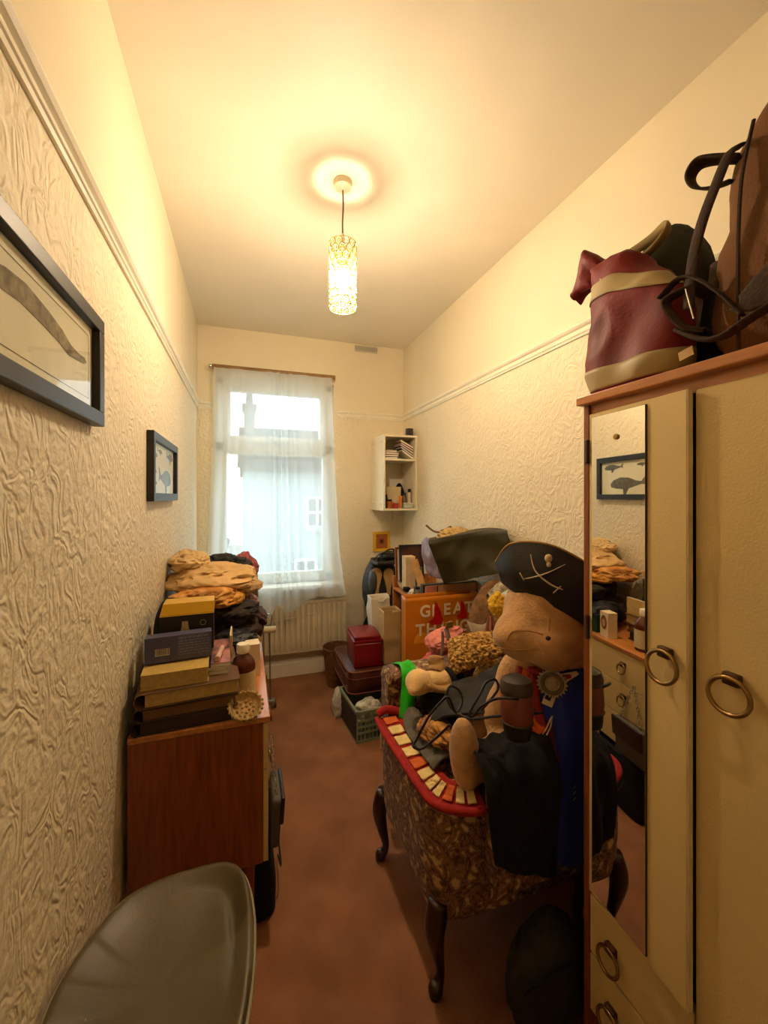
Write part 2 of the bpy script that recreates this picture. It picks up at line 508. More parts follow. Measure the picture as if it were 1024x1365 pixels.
# ------------------------------------------------------------------ window
def window():
    GL = pane('window_glass')
    y0, y1 = YB + .07, YB + .13
    b = MB()
    fw = 0.055
    b.box((WX0, y0, WZ0), (WX0 + fw, y1, WZ1), .004); b.box((WX1 - fw, y0, WZ0), (WX1, y1, WZ1), .004)
    b.box((WX0, y0, WZ1 - fw), (WX1, y1, WZ1), .004); b.box((WX0, y0, WZ0), (WX1, y1, WZ0 + fw), .004)
    zt = 1.85
    b.box((WX0, y0, zt - .045), (WX1, y1, zt + .03), .004)
    w = struct(b.build('window_1', UPVC, smooth=False))
    # top-hung opener sash
    b = MB(); s = .05; a0, a1, c0, c1 = WX0 + fw, WX1 - fw, zt + .03, WZ1 - fw
    ys, ye = y0 - .015, y1 - .01
    b.box((a0, ys, c0), (a0 + s, ye, c1), .004); b.box((a1 - s, ys, c0), (a1, ye, c1), .004)
    b.box((a0 + s, ys, c1 - s), (a1 - s, ye, c1), .004); b.box((a0 + s, ys, c0), (a1 - s, ye, c0 + s), .004)
    b.build('opener_sash', UPVC, w, smooth=False)
    b = MB(); b.box((.21, ys - .02, c0 + .012), (.25, ys, c0 + .038), .003); b.box((.235, ys - .034, c0 + .016), (.33, ys - .02, c0 + .032), .004)
    b.build('handle', UPVC, w)
    quad('pane', [(a0 + s, y0 + .02, c0 + s), (a1 - s, y0 + .02, c0 + s), (a1 - s, y0 + .02, c1 - s), (a0 + s, y0 + .02, c1 - s)], GL, w)
    b = MB(); s2 = .022; d0, d1, e0, e1 = WX0 + fw, WX1 - fw, WZ0 + fw, zt - .045
    b.box((d0, y0 + .005, e0), (d0 + s2, y1, e1), .003); b.box((d1 - s2, y0 + .005, e0), (d1, y1, e1), .003)
    b.box((d0, y0 + .005, e0), (d1, y1, e0 + s2), .003); b.box((d0, y0 + .005, e1 - s2), (d1, y1, e1), .003)
    b.build('glazing_bead', UPVC, w, smooth=False)
    quad('pane', [(d0, y0 + .03, e0), (d1, y0 + .03, e0), (d1, y0 + .03, e1), (d0, y0 + .03, e1)], GL, w)
    MB().box((WX0 - .05, YB - .13, WZ0 - .03), (WX1 + .05, y0, WZ0), .008).build('window_sill', GLOSSW, w)
window()

# portal: only guides the sampling of the sky through the opening
pl = bpy.data.lights.new('window_portal', 'AREA'); pl.shape = 'RECTANGLE'; pl.size = WX1 - WX0; pl.size_y = WZ1 - WZ0
pl.cycles.is_portal = True
po = bpy.data.objects.new('window_portal', pl); C.objects.link(po)
po.location = ((WX0 + WX1) / 2, YB + .24, (WZ0 + WZ1) / 2); po.rotation_euler = (math.radians(-90), 0, 0)

# ------------------------------------------------------------------ outside
def outside():
    REND = mat('white_render', (130, 140, 142), 0.8, var=0.06, vs=1.2)
    SLATE = mat('slate', (48, 54, 60), 0.7, var=0.25, vs=3)
    BRICK = mat('soot_brick', (76, 68, 64), 0.85, var=0.25, vs=14)
    GLASS = mat('dark_window_glass', (44, 54, 60), 0.1, var=0.15)
    Y = 9.0
    h = thing('house', 'white rendered house with slate roof and chimney seen through the window', 'house', (2.5, Y + 2, -3))
    x0 = -0.05
    MB().box((x0, Y, -3), (5.5, Y + 4, 2.1)).build('wall', REND, h, smooth=False)
    b = MB()
    b.poly([(x0 - .1, Y - .25, 2.02), (5.6, Y - .25, 2.02), (5.6, Y + 2, 3.15), (x0 - .1, Y + 2, 3.15)], (0, 0, .07))
    b.poly([(x0 - .1, Y + 4.25, 2.02), (x0 - .1, Y + 2, 3.15), (5.6, Y + 2, 3.15), (5.6, Y + 4.25, 2.02)], (0, 0, .07))
    rf = b.build('roof', SLATE, h, smooth=False)
    n = 7
    for k in range(n):
        t0 = k / n; z = 2.02 + 1.13 * t0; y = Y - .25 + 2.25 * t0
        MB().box((x0 - .1, y, z + .06), (5.6, y + .33, z + .15), M=None).build('slate_course', SLATE, rf, smooth=False)
    MB().box((x0, Y - .3, 1.95), (5.5, Y - .2, 2.05)).build('gutter', BLACKP, h, smooth=False)
    ch = MB().box((x0 + .02, Y + 1.2, 2.4), (x0 + .27, Y + 1.9, 3.62)).build('chimney', BRICK, h, smooth=False)
    MB().box((x0 - .02, Y + 1.15, 3.56), (x0 + .31, Y + 1.95, 3.64)).build('chimney_cap', BRICK, ch, smooth=False)
    for k in range(2): MB().lathe([(0, 0), (.09, 0), (.07, .3), (.085, .34), (0, .34)], (x0 + .145, Y + 1.38 + k * .35, 3.64), 12).build('chimney_pot', BRICK, ch)
    def win(a0, a1, z0, z1):
        MB().box((a0, Y - .03, z0), (a1, Y + .02, z1)).build('window', mat('weathered_window_paint', (176, 182, 182), .5), h, smooth=False)
        f = h.children[-1]
        mid = (a0 + a1) / 2; zm = (z0 + z1) / 2
        for (q0, q1, r0, r1) in ((a0 + .06, mid - .03, z0 + .06, zm - .03), (mid + .03, a1 - .06, z0 + .06, zm - .03), (a0 + .06, mid - .03, zm + .03, z1 - .06), (mid + .03, a1 - .06, zm + .03, z1 - .06)):
            MB().box((q0, Y - .035, r0), (q1, Y - .028, r1)).build('pane', GLASS, f, smooth=False)
        MB().box((a0 - .06, Y - .12, z0 - .07), (a1 + .06, Y, z0)).build('window_ledge', REND, h, smooth=False)
    win(1.25, 1.75, .75, 1.45); win(1.0, 1.5, -.9, .1); win(1.75, 2.35, -.9, .1); win(2.6, 3.2, .7, 1.5)
    g = thing('neighbouring_house', 'low pale house end with pitched gable beside the white rendered house', 'house', (-1.6, 9.6, -3))
    MB().box((-2.8, 8.4, -3), (-.45, 11, 0.35)).build('wall', REND, g, smooth=False)
    MB().poly([(-2.9, 8.3, .35), (-.35, 8.3, .35), (-1.3, 8.3, 1.35)], (0, 2.7, 0)).build('roof', BRICK, g, smooth=False)
    MB().box((-1.0, 8.36, -.9), (-.55, 8.42, -.1)).build('window', UPVC, g, smooth=False)
    MB().box((-.95, 8.34, -.85), (-.6, 8.37, -.15)).build('window_pane', GLASS, g, smooth=False)
    struct(MB().box((-30, 4, -3.1), (30, 40, -3)).build('ground', mat('street_ground', (120, 120, 116), 0.9), smooth=False))
outside()

# ------------------------------------------------------------------ curtain and rail
def curtain():
    zr = 2.42; yr = YB - .075
    r = thing('curtain_rail', 'slim brown curtain rail across the top of the window', 'curtain rail', (.23, yr, zr))
    MB().box((-.235, yr - .012, zr - .017), (.70, yr + .012, zr + .017), .004).build('rail', wood('rail_wood', (120, 88, 44), (150, 114, 62), axis=(1.2, 10, 10)), r)
    for x in (-.21, .66): MB().box((x - .012, yr, zr - .012), (x + .012, YB - .002, zr + .012), .002).build('bracket', GREYMETAL, r)
    MB().lathe([(0, 0), (.013, .003), (.016, .015), (.010, .026), (0, .028)], (-.235, yr, zr), 14, Euler((0, math.radians(-90), 0)).to_matrix().to_4x4()).build('finial', CHROME, r)
    NET = sheer('white_net', (234, 241, 240), 0.36)
    b = MB()
    y_top = yr - .016
    def fn(u, v):
        # v: 0 top .. 1 bottom
        spread = v ** 1.6
        x = -.222 + u * .89
        x += spread * ((u - .45) * .16)
        gather = math.exp(-((u - .56) / .13) ** 2)
        x += (1 - v * .75) * .0 - gather * (u - .56) * .25 * (1 - .5 * v)
        ph = u * 2 * math.pi
        fold = 0.010 * math.sin(ph * 9 + 1.5 * N((u * 4, v * .8, 0), 4)) + 0.016 * math.sin(ph * 3.3 + 1.2 + N((u * 2, v, 1), 6) * 2.5)
        fold += 0.026 * gather * math.sin(ph * 15 + .6)
        fold += 0.016 * math.exp(-((u - .14) / .05) ** 2) * math.sin(ph * 12)
        fold *= (0.35 + .65 * v ** .5)
        z = zr - .012 - v * (1.80 + .03 * math.sin(ph * 2.1 + 1.1) + .09 * (1 - u) - .10 * max(0, u - .6) * 2.2 - .10 * math.exp(-((u - .50) / .045) ** 2))
        bill = 0.0
        d = max(0.0, (1.0 - z) / .4)                       # swells forward over the sill
        bill = -.13 * min(1, d) ** 1.0 * (0.75 + .25 * math.cos(ph * 2))
        y = y_top - 0.012 + fold + bill
        y = min(y, YB - .02) if z > WZ0 + .02 else min(y, YB - .15)
        return V((x, y, z))
    b.grid(fn, 190, 110)
    o = b.build('net_curtain', NET, ang=180)
    tag(o, 'sheer white net curtain hanging over the window and sill', 'curtain')
curtain()

# ------------------------------------------------------------------ radiator
def radiator():
    RAD = mat('radiator_enamel', (232, 218, 184), 0.35, var=0.05)
    r = thing('radiator', 'cream ribbed panel radiator under the window', 'radiator', (.3, YB - .06, .17))
    x0, x1, z0, z1 = -.30, .80, .20, .60
    y = YB - .055
    MB().box((x0, y - .006, z0), (x1, y + .012, z1), .004).build('back_panel', RAD, r)
    n = 26; w = (x1 - x0) / n
    me = None
    for k in range(n):
        xc = x0 + (k + .5) * w
        if me is None:
            o = MB().box((xc - w * .33, y - .024, z0 + .018), (xc + w * .33, y - .004, z1 - .018), .008, 3).build('rib', RAD, r); me = o; x00 = xc
        else:
            c = me.copy(); C.objects.link(c); c.parent = r; c.location = (xc - x00, 0, 0); c.name = 'rib'
    MB().box((x0, y - .012, z1 - .014), (x1, y + .03, z1 + .004), .004).build('top_rail', RAD, r)
    MB().box((x0, y - .014, z0 - .002), (x1, y + .012, z0 + .016), .004).build('bottom_rail', RAD, r)
    b = MB(); b.cyl((x1 + .02, y, .02), (x1 + .02, y, z0 + .03), .008); b.cyl((x1, y, z0 + .03), (x1 + .045, y, z0 + .03), .011)
    b.build('pipe', GREYMETAL, r)
    for k in range(2): MB().box((x0 + .2 + k * .7, y + .01, .35), (x0 + .23 + k * .7, YB - .001, .45)).build('bracket', GREYMETAL, r)
    b = MB(); b.tube(path([(.02, y - .04, .44), (.2, y - .037, .465), (.45, y - .037, .50), (.58, y - .037, .51), (.565, y - .037, .56), (.59, y - .037, .43), (.555, y - .037, .37), (.535, y - .037, .40)], 44), .0028, 6)
    tag(b.build('curtain_wire', mat('white_wire', (228, 216, 190), .5)), 'thin white wire strung across the front of the radiator', 'wire')
radiator()

# ------------------------------------------------------------------ pendant lamp
def lamp():
    c = P(457, 243, z=ZC); cx, cy = c.x, c.y
    l = thing('pendant_lamp', 'pendant lamp with a pierced metal cylinder shade hanging from the ceiling', 'lamp', (cx, cy, ZC))
    MB().lathe([(0, ZC), (.038, ZC), (.040, ZC - .006), (.036, ZC - .022), (.016, ZC - .03), (.008, ZC - .034), (0, ZC - .034)], (cx, cy, 0), 28).build('ceiling_rose', mat('rose_white', (214, 200, 172), .4, var=.05), l)
    b = MB(); b.tube(path([(cx, cy, ZC - .03), (cx + .002, cy, ZC - .1), (cx - .001, cy, ZC - .17), (cx, cy, ZC - .22)], 14), .0034, 8); b.build('flex', mat('brown_flex', (120, 92, 56), .6), l)
    MB().lathe([(0, ZC - .215), (.007, ZC - .215), (.007, ZC - .268), (.019, ZC - .272), (.019, ZC - .32), (0, ZC - .32)], (cx, cy, 0), 18).build('bulb_holder', mat('holder_white', (226, 214, 184), .4), l)
    R = .0565; zt, zb = 2.492, 2.226
    sh = MB()
    def ringpt(a, z, rad=R): return V((cx + rad * math.cos(a), cy + rad * math.sin(a), z))
    for z in (zt, zb): sh.tube([ringpt(2 * math.pi * k / 48, z) for k in range(48)], .0022, 6, closed=True)
    NA, NZ = 12, 9; dz = (zt - zb) / NZ; rr = 0.0148
    for j in range(NZ):
        for i in range(NA):
            a0 = 2 * math.pi * (i + .5 * (j % 2)) / NA; zc = zt - dz * (j + .5)
            sh.tube([ringpt(a0 + rr / R * math.cos(t), zc + rr * math.sin(t) * 1.06) for t in [2 * math.pi * q / 12 for q in range(12)]], .0020, 5, closed=True)
            if (i + j) % 1 == 0:
                r3 = .0062
                sh.tube([ringpt(a0 + r3 / R * math.cos(t), zc + r3 * math.sin(t)) for t in [2 * math.pi * q / 8 for q in range(8)]], .0014, 4, closed=True)
    for k in range(3):
        a = 2 * math.pi * k / 3; sh.cyl((cx + .015 * math.cos(a), cy + .015 * math.sin(a), zt - .03), ringpt(a, zt), .0018, seg=6)
    sh.build('lamp_shade', mat('champagne_metal', (214, 188, 120), .28, metal=.75, var=.15, vs=60), l, ang=180)
    MB().lathe([(0, ZC - .318), (.0135, ZC - .318), (.014, ZC - .334), (.020, ZC - .350), (.0245, ZC - .366), (.0245, ZC - .370), (0, ZC - .370)], (cx, cy, 0), 24).build('bulb_base', mat('holder_white', (226, 214, 184), .4), l)
    MB().lathe([(0, ZC - .371), (.0245, ZC - .371), (.029, ZC - .385), (.0305, ZC - .398), (.0295, ZC - .414), (.024, ZC - .430), (.014, ZC - .440), (0, ZC - .444)], (cx, cy, 0), 24).build('bulb', emitter('bulb_glow', BULB_COLOUR, BULB_STRENGTH), l)
lamp()

# ------------------------------------------------------------------ air vent
def vent():
    a, b_ = P(473, 459, y=YB), P(503, 462, y=YB)
    z0, z1 = 2.685, 2.742
    v = thing('air_vent', 'small pierced air vent high on the window wall under the ceiling', 'vent', (1.08, YB, z0))
    x0, x1 = a.x, b_.x
    MB().box((x0, YB - .004, z0), (x1, YB - .001, z1)).build('dark_backing', mat('vent_dark', (30, 22, 16), .9), v, smooth=False)
    b = MB()
    b.box((x0, YB - .008, z0), (x1, YB - .003, z0 + .006)); b.box((x0, YB - .008, z1 - .006), (x1, YB - .003, z1))
    for k in range(14):
        x = x0 + (x1 - x0) * k / 13
        b.box((x - .0022, YB - .008, z0), (x + .0022, YB - .003, z1))
    for k in range(1, 4): b.box((x0, YB - .0075, z0 + (z1 - z0) * k / 4 - .002), (x1, YB - .003, z0 + (z1 - z0) * k / 4 + .002))
    b.build('grille', GLOSSW, v, smooth=False)
vent()

# ------------------------------------------------------------------ pictures on the left wall
def whale(b, x, c, s, flip=1, fat=1.0):
    """flat whale outline printed on the paper, lying in the y-z plane"""
    top = [(-1, 0), (-.8, .16), (-.4, .26), (.1, .24), (.5, .12), (.8, .08), (1.0, .26), (1.12, .30), (1.02, .10)]
    bot = [(1.1, -.10), (.98, -.04), (.8, -.02), (.45, -.10), (.1, -.18), (-.05, -.40), (-.2, -.42), (-.22, -.2), (-.6, -.18), (-.95, -.12)]
    b.poly([(x, c[0] + flip * p * s, c[1] + q * s * fat) for p, q in top + bot], (.0006, 0, 0))
def wall_picture(name, label, y0, y1, z0, z1, prints):
    t = thing(name, label, 'picture', (XL, (y0 + y1) / 2, z0))
    x0, x1 = XL + .001, XL + .026; w = .032
    b = MB()
    b.box((x0, y0, z1 - w), (x1, y1, z1), .002); b.box((x0, y0, z0), (x1, y1, z0 + w), .002)
    b.box((x0, y0, z0 + w), (x1, y0 + w, z1 - w), .002); b.box((x0, y1 - w, z0 + w), (x1, y1, z1 - w), .002)
    b.build('frame', BLACKFR, t, smooth=False)
    MB().box((x0, y0 + w, z0 + w), (x0 + .008, y1 - w, z1 - w)).build('mount', mat('picture_mount', (232, 220, 192), .8, var=.05), t, smooth=False)
    quad('glass', [(x1 - .010, y0 + w, z0 + w), (x1 - .010, y1 - w, z0 + w), (x1 - .010, y1 - w, z1 - w), (x1 - .010, y0 + w, z1 - w)], pane('picture_glass') if 'picture_glass' not in MATS else MATS['picture_glass'], t)
    prints(t, x0 + .0085, y0 + w, y1 - w, z0 + w, z1 - w)
INK = mat('pencil_ink', (150, 134, 108), .9, col2=(96, 82, 64), vs=45)
INKD = mat('dark_ink', (104, 98, 90), .9, var=.35, vs=60)
def print_big(t, x, y0, y1, z0, z1):
    b = MB(); e = .022
    for (a, c, d, f) in ((y0 + e, z0 + e, y1 - e, z0 + e + .0012), (y0 + e, z1 - e, y1 - e, z1 - e + .0012), (y1 - e - .0012, z0 + e, y1 - e, z1 - e), (y0 + e, z0 + e, y0 + e + .0012, z1 - e)):
        b.box((x, a, c), (x + .0005, d, f))
    b.build('print_border', INK, t, smooth=False)
    b = MB()
    ym, zm = y1, (z0 + z1) / 2
    top = [(-.42, .02), (-.36, .035), (-.30, .04), (-.22, .03), (-.16, .018), (-.12, .004), (-.08, .0), (-.045, .002), (-.035, -.006)]
    bot = [(-.05, -.012), (-.09, -.016), (-.13, -.020), (-.18, -.010), (-.24, -.004), (-.32, .002), (-.42, -.006)]
    b.poly([(x, y1 + p, zm + q + .012) for p, q in top + bot], (.0006, 0, 0)); b.build('print', INK, t, smooth=False)
def print_small(t, x, y0, y1, z0, z1):
    b = MB(); whale(b, x, ((y0 + y1) / 2 + .04, z0 + .062), .135, -1, 1.15); whale(b, x, (y1 - .1, z1 - .035), .075, -1); whale(b, x, (y0 + .17, z1 - .028), .045, -1, .8); whale(b, x, (y0 + .08, z1 - .05), .035, -1)
    whale(b, x, (y0 + .07, z0 + .04), .04, -1, .8); whale(b, x, (y0 + .07, z0 + .085), .03, -1)
    b.build('print', INKD, t, smooth=False)
wall_picture('framed_print', 'large black framed pencil print on the left wall nearest the camera', .575, 1.14, 1.612, 1.862, print_big)
wall_picture('framed_print', 'smaller looking black framed whale print further along the left wall', 1.70, 2.265, 1.428, 1.692, print_small)

# ------------------------------------------------------------------ ring handles
def ring_handle(parent, c, out, R=.031, tiltx=0.0):
    """c on the face, out the face normal"""
    out = V(out).normalized(); c = V(c)
    side = V((0, 0, 1)).cross(out).normalized()
    h = MB(); 
    M = frame_m(c + out * .006, side, V((0, 0, 1)))
    h.box((-.014, -.010, -.006), (.014, .012, .008), .003, 2, M)
    o = h.build('handle', mat('handle_boss', (98, 70, 44), .35, metal=.7, var=.2), parent)
    rb = MB(); 
    cc = c + out * .013 + V((0, 0, -R + .004))
    pts = [cc + side * R * 1.08 * math.sin(2 * math.pi * k / 32) + V((0, 0, 1)) * R * math.cos(2 * math.pi * k / 32) + out * .004 * (1 - math.cos(2 * math.pi * k / 32)) for k in range(32)]
    rb.tube(pts, .0042, 8, closed=True); rb.build('ring', BRASS, o, ang=180)
    return o

# ------------------------------------------------------------------ wardrobe
WX = 0.83; WYF = 0.832; WZT = 1.70
def wardrobe():
    w = thing('wardrobe', 'cream door wardrobe with teak carcass, ring handles and narrow mirror', 'wardrobe', (1.08, .36, 0))
    y0, y1 = -.10, WYF
    MB().box((WX - .004, y1 - .016, 0), (XR - .03, y1, WZT - .022), .001).build('side_panel', TEAK, w, smooth=False)
    MB().box((WX + .012, y0, 0), (XR - .03, y0 + .016, WZT - .022), .001).build('side_panel', TEAK, w, smooth=False)
    MB().box((XR - .036, y0 + .016, 0), (XR - .03, y1 - .016, WZT - .02)).build('back_panel', CARD, w, smooth=False)
    b = MB(); b.box((WX - .022, y0 - .005, WZT - .022), (XR - .03, y1 + .008, WZT), .003)
    b.build('top_panel', TEAKL, w, smooth=False)
    MB().box((WX + .004, y0 + .016, WZT - .05), (WX + .03, y1 - .016, WZT - .022)).build('top_rail', TEAKL, w, smooth=False)
    MB().box((WX + .03, y0 + .016, .02), (WX + .045, y1 - .016, .12)).build('plinth', TEAK, w, smooth=False)
    MB().box((WX + .02, .545, .12), (WX + .3, .557, WZT - .05)).build('divider', TEAK, w, smooth=False)
    # mirrored door, hinged on the far side and standing a few degrees open
    zt, zb = WZT - .046, .447
    hy = y1 - .014
    yd = .559
    M = Matrix.Translation(V((WX, hy, 0))) @ Matrix.Rotation(math.radians(-4.3), 4, 'Z')
    L = hy - yd
    d = MB().box((-.002, -L, zb), (.011, 0, zt), .0015, 1, M).build('door', CREAM, w, smooth=False)
    MB().box((-.0012, -L - .0012, zb), (.011, -L, zt), 0, 1, M).build('door_edging', mat('pale_edging', (232, 214, 168), .4), d, smooth=False)
    mz0, mz1 = .462, 1.643; my1, my0 = -.017, -.170
    MIRR = mat('mirror_silver', (236, 236, 230), .015, metal=1.0, var=.0)
    MB().box((-.0072, my0, mz0), (-.0055, my1, mz1), 0, 1, M).build('mirror', MIRR, d, smooth=False)
    MB().box((-.0054, my0 - .001, mz0 - .001), (-.002, my1 + .001, mz1 + .001), 0, 1, M).build('mirror_backing', BLACKFR, d, smooth=False)
    c = M @ V((-.0072, -.094, 1.585)); MB().lathe([(0, 0), (.007, 0), (.006, .004), (0, .005)], c, 14, Euler((0, math.radians(-90), 0)).to_matrix().to_4x4()).build('mirror_screw', BRASS, d)
    hpos = P(896, 873, x=.812); 
    hc = M @ V((-.003, -.2195, hpos.z + .002)); n = M.to_3x3() @ V((-1, 0, 0))
    # handle is built as a part of the wardrobe next to its door
    ring_handle(d, hc, n)
    for z in (1.56, 1.115): MB().box((WX - .012, hy - .004, z - .03), (WX - .001, hy + .006, z + .03), .002).build('hinge', mat('dark_hinge', (70, 40, 24), .5), w, smooth=False)
    # right doors
    d2 = MB().box((WX - .003, .285, .12), (WX + .015, .5565, zt + .0), .0015, 1).build('door', CREAM, w, smooth=False)
    hp = P(978, 908, x=WX - .003); ring_handle(d2, (WX - .003, hp.y - .002, hp.z + .004), (-1, 0, 0))
    MB().box((WX - .003, y0 + .018, .12), (WX + .015, .282, zt), .0015, 1).build('door', CREAM, w, smooth=False)
    # two short drawers below the mirrored door
    for k in range(2):
        za, zb2 = .296 - k * .148, .442 - k * .148
        dr = MB().box((WX - .002, .560, za + .002), (WX + .016, y1 - .018, zb2 - .002), .0015, 1).build('drawer', CREAM, w, smooth=False)
        hp = P(818, 1250 + k * 78, x=WX)
        ring_handle(dr, (WX - .002, hp.y, (za + zb2) / 2 + .0), (-1, 0, 0), R=.026)
wardrobe()

# ------------------------------------------------------------------ bags on the wardrobe
def backpack_top():
    BR = mat('brown_canvas', (112, 70, 24), .85, var=.2, vs=6, bump=.5, bs=260)
    BRD = mat('dark_brown_webbing', (58, 38, 22), .85, var=.25, vs=20, bump=.4, bs=200)
    t = thing('backpack', 'large brown canvas backpack standing on top of the wardrobe', 'backpack', (1.08, .42, WZT))
    # body: closed loft of rounded sections leaning towards the wall
    secs = [(WZT + .002, .90, 1.24, .16, .57), (WZT + .06, .865, 1.27, .12, .60), (WZT + .18, .86, 1.275, .11, .605), (WZT + .34, .875, 1.27, .12, .595), (WZT + .48, .91, 1.26, .15, .57), (WZT + .57, .97, 1.24, .20, .52), (WZT + .61, 1.05, 1.18, .28, .44)]
    b = MB(); nu = 64
    keys = [[V((s[0], s[1], s[2])), V((s[3], s[4], 0))] for s in secs]
    def fn(u, v):
        a = crs([k[0] for k in keys], v); c = crs([k[1] for k in keys], v)
        z, x0, x1, y0, y1 = a.x, a.y, a.z, c.x, c.y
        t_ = 2 * math.pi * u; cx, cy = math.cos(t_), math.sin(t_)
        e = .62
        x = (x0 + x1) / 2 + (x1 - x0) / 2 * math.copysign(abs(cx) ** e, cx); y = (y0 + y1) / 2 + (y1 - y0) / 2 * math.copysign(abs(cy) ** e, cy)
        p = V((x, y, z)); nrm = V((cx, cy, 0))
        return p + nrm * .016 * (N(p * 7, 3) + .5 * N(p * 16, 5)) * min(1, v * 8 + .2)
    vs = b.grid(fn, nu, 34, wrapu=True); b.cap(vs[0][::-1]); b.cap(vs[-1])
    body = b.build('body', BR, t, ang=70)
    b = MB()                                               # vertical seam piping on the front face
    b.tube(path([P(985, 470, x=.853), P(984, 380, x=.848), P(985, 300, x=.849), P(990, 230, x=.862), P(1005, 160, x=.885)], 20), .0035, 6); b.build('piping', BRD, body)
    sheet('side_panel', [[P(985, 395, x=.846), P(1010, 365, x=.848), P(1040, 335, x=.850)], [P(985, 405, x=.842), P(1010, 390, x=.842), P(1040, 360, x=.845)], [P(968, 415, x=.845), P(1000, 415, x=.843), P(1040, 400, x=.845)]], BRD, body, 12, 8, thick=.003)
    # top haul loop
    sheet('haul_loop', [[p + V((0, 0, 0)) for p in path([P(985, 205, x=.90), P(950, 206, x=.88), P(926, 212, x=.872), P(914, 233, x=.870), P(922, 249, x=.875), P(945, 250, x=.89), P(972, 240, x=.90)], 7)],
                        [p + V((.03, .006, .004)) for p in path([P(985, 212, x=.90), P(950, 213, x=.88), P(927, 219, x=.872), P(917, 234, x=.870), P(924, 246, x=.875), P(945, 246, x=.89), P(972, 236, x=.90)], 7)]], BRD, t, 40, 4, thick=.005)
    def strap(name, pts, w, th=.008):
        c = path(pts, 40)
        rows = [[p + V((w * .5, -.1 * w, 0)) for p in c], [p - V((w * .5, -.1 * w, 0)) for p in c]]
        b = MB(); b.tube(c, w * .5, 8, flat=(1.0, .35)); return b.build(name, BRD, t, ang=180)
    strap('shoulder_strap', [P(985, 196, x=.90), P(972, 205, x=.872), P(955, 245, x=.855), P(938, 290, x=.845), P(926, 335, x=.842), P(920, 380, x=.842), P(918, 412, x=.846)], .026)
    strap('shoulder_strap', [P(955, 350, x=.93), P(947, 392, x=.90), P(925, 385, x=.85), P(902, 392, x=.838), P(888, 403, x=.838), P(896, 420, x=.84), P(914, 437, x=.845), P(940, 440, x=.86)], .024)
    strap('shoulder_strap', [P(880, 398, x=.842), P(905, 372, x=.84), P(930, 372, x=.842), P(965, 395, x=.845), P(990, 420, x=.846)], .02)
    strap('hip_belt', [P(905, 440, x=.848), P(935, 452, x=.842), P(965, 448, x=.84), P(1000, 425, x=.842), P(1040, 400, x=.846)], .03)
    b = MB(); b.tube(path([P(914, 384, x=.835), P(918, 400, x=.833), P(925, 425, x=.833)], 8), .0016, 6); b.build('cord', CHROME, t)
    tg = frame_m(P(915, 472, x=.825), (0, -1, .22), (0, .2, .97)); MB().box((-.014, -.008, 0), (.014, .010, .0015), 0, 1, tg).build('tag', mat('tan_label', (196, 160, 104), .7), t, smooth=False)
backpack_top()

def red_bag():
    RED = mat('red_nylon', (118, 10, 8), .6, var=.3, vs=7, bump=.3, bs=120)
    STR = mat('grey_reflective_stripe', (176, 156, 108), .5, var=.12)
    t = thing('holdall', 'red nylon holdall with pale reflective stripes on the wardrobe corner', 'bag', (.93, .73, WZT))
    # outline keys: height, front x, back x, near y, far y, lift of the far end
    keys = [(.002, .838, .95, .628, .838), (.05, .834, .96, .620, .842), (.12, .838, .955, .618, .838), (.20, .846, .95, .622, .834), (.27, .858, .945, .65, .830), (.32, .868, .94, .70, .836), (.352, .885, .935, .75, .850)]
    ka = [V(k[:3]) for k in keys]; kb = [V((k[3], k[4], 0)) for k in keys]
    def body(u, v, off=0.0):
        t_ = 2 * math.pi * u; cx, cy = math.cos(t_), math.sin(t_)
        a, c = crs(ka, v), crs(kb, v); z = WZT + a.x; e = .6
        x = (a.y + a.z) / 2 + (a.z - a.y) / 2 * math.copysign(abs(cx) ** e, cx); y = (c.x + c.y) / 2 + (c.y - c.x) / 2 * math.copysign(abs(cy) ** e, cy)
        z += v * .03 * N((x * 9, y * 9, 0), 2) + min(0, y - .76) * .95 * v * v
        p = V((x, y, z)); n = V((cx, cy, 0))
        d = .014 * N((x * 9, y * 9, z * 5), 8) + .018 * (1 - 2 * abs(N((x * 12 + z * 4, y * 12, z * 5), 3)))
        return p + n * (d * min(1, v * 5 + .1) + off)
    b = MB(); vs = b.grid(body, 90, 50, wrapu=True); b.cap(vs[0][::-1]); b.cap(vs[-1])
    # gathered neck flopping over the far end, one cloth with the body
    f = [V((.915, .835, WZT + .345)), V((.905, .868, WZT + .362)), V((.895, .900, WZT + .345)), V((.89, .925, WZT + .315))]
    pts = path(f, 26); n_ = len(pts); rings = []
    for i, p in enumerate(pts):
        k = i / (n_ - 1); r = .040 * (1 - .15 * k) + .012 * math.sin(k * 5)
        rings.append([b.bm.verts.new(p + V((math.cos(q) * .8, math.sin(q) * .25 * 1, math.sin(q))) * r * (1 + .28 * math.sin(3 * q + 4 * k) + .2 * N((math.cos(q) * 2, math.sin(q) * 2, k * 5), 4))) for q in [2 * math.pi * j / 30 for j in range(30)]])
    for a, c in zip(rings[:-1], rings[1:]):
        for j in range(30): b.bm.faces.new((a[j], a[(j + 1) % 30], c[(j + 1) % 30], c[j]))
    b.cap(rings[0]); b.cap(rings[-1][::-1])
    b.build('body', RED, t, ang=70)
    for (v0, v1) in ((.05, .20), (.60, .73)):
        b = MB(); b.grid(lambda u, v, a=v0, c=v1: body(u, a + (c - a) * v, .0022), 90, 8, wrapu=True)
        solid(b.build('reflective_stripe', STR, t, ang=70), .001)
    b = MB(); b.tube(path([P(800, 372, x=.852), P(812, 385, x=.842), P(821, 396, x=.838)], 6), .0012, 6); b.build('drawcord', WHITEP, t)
red_bag()
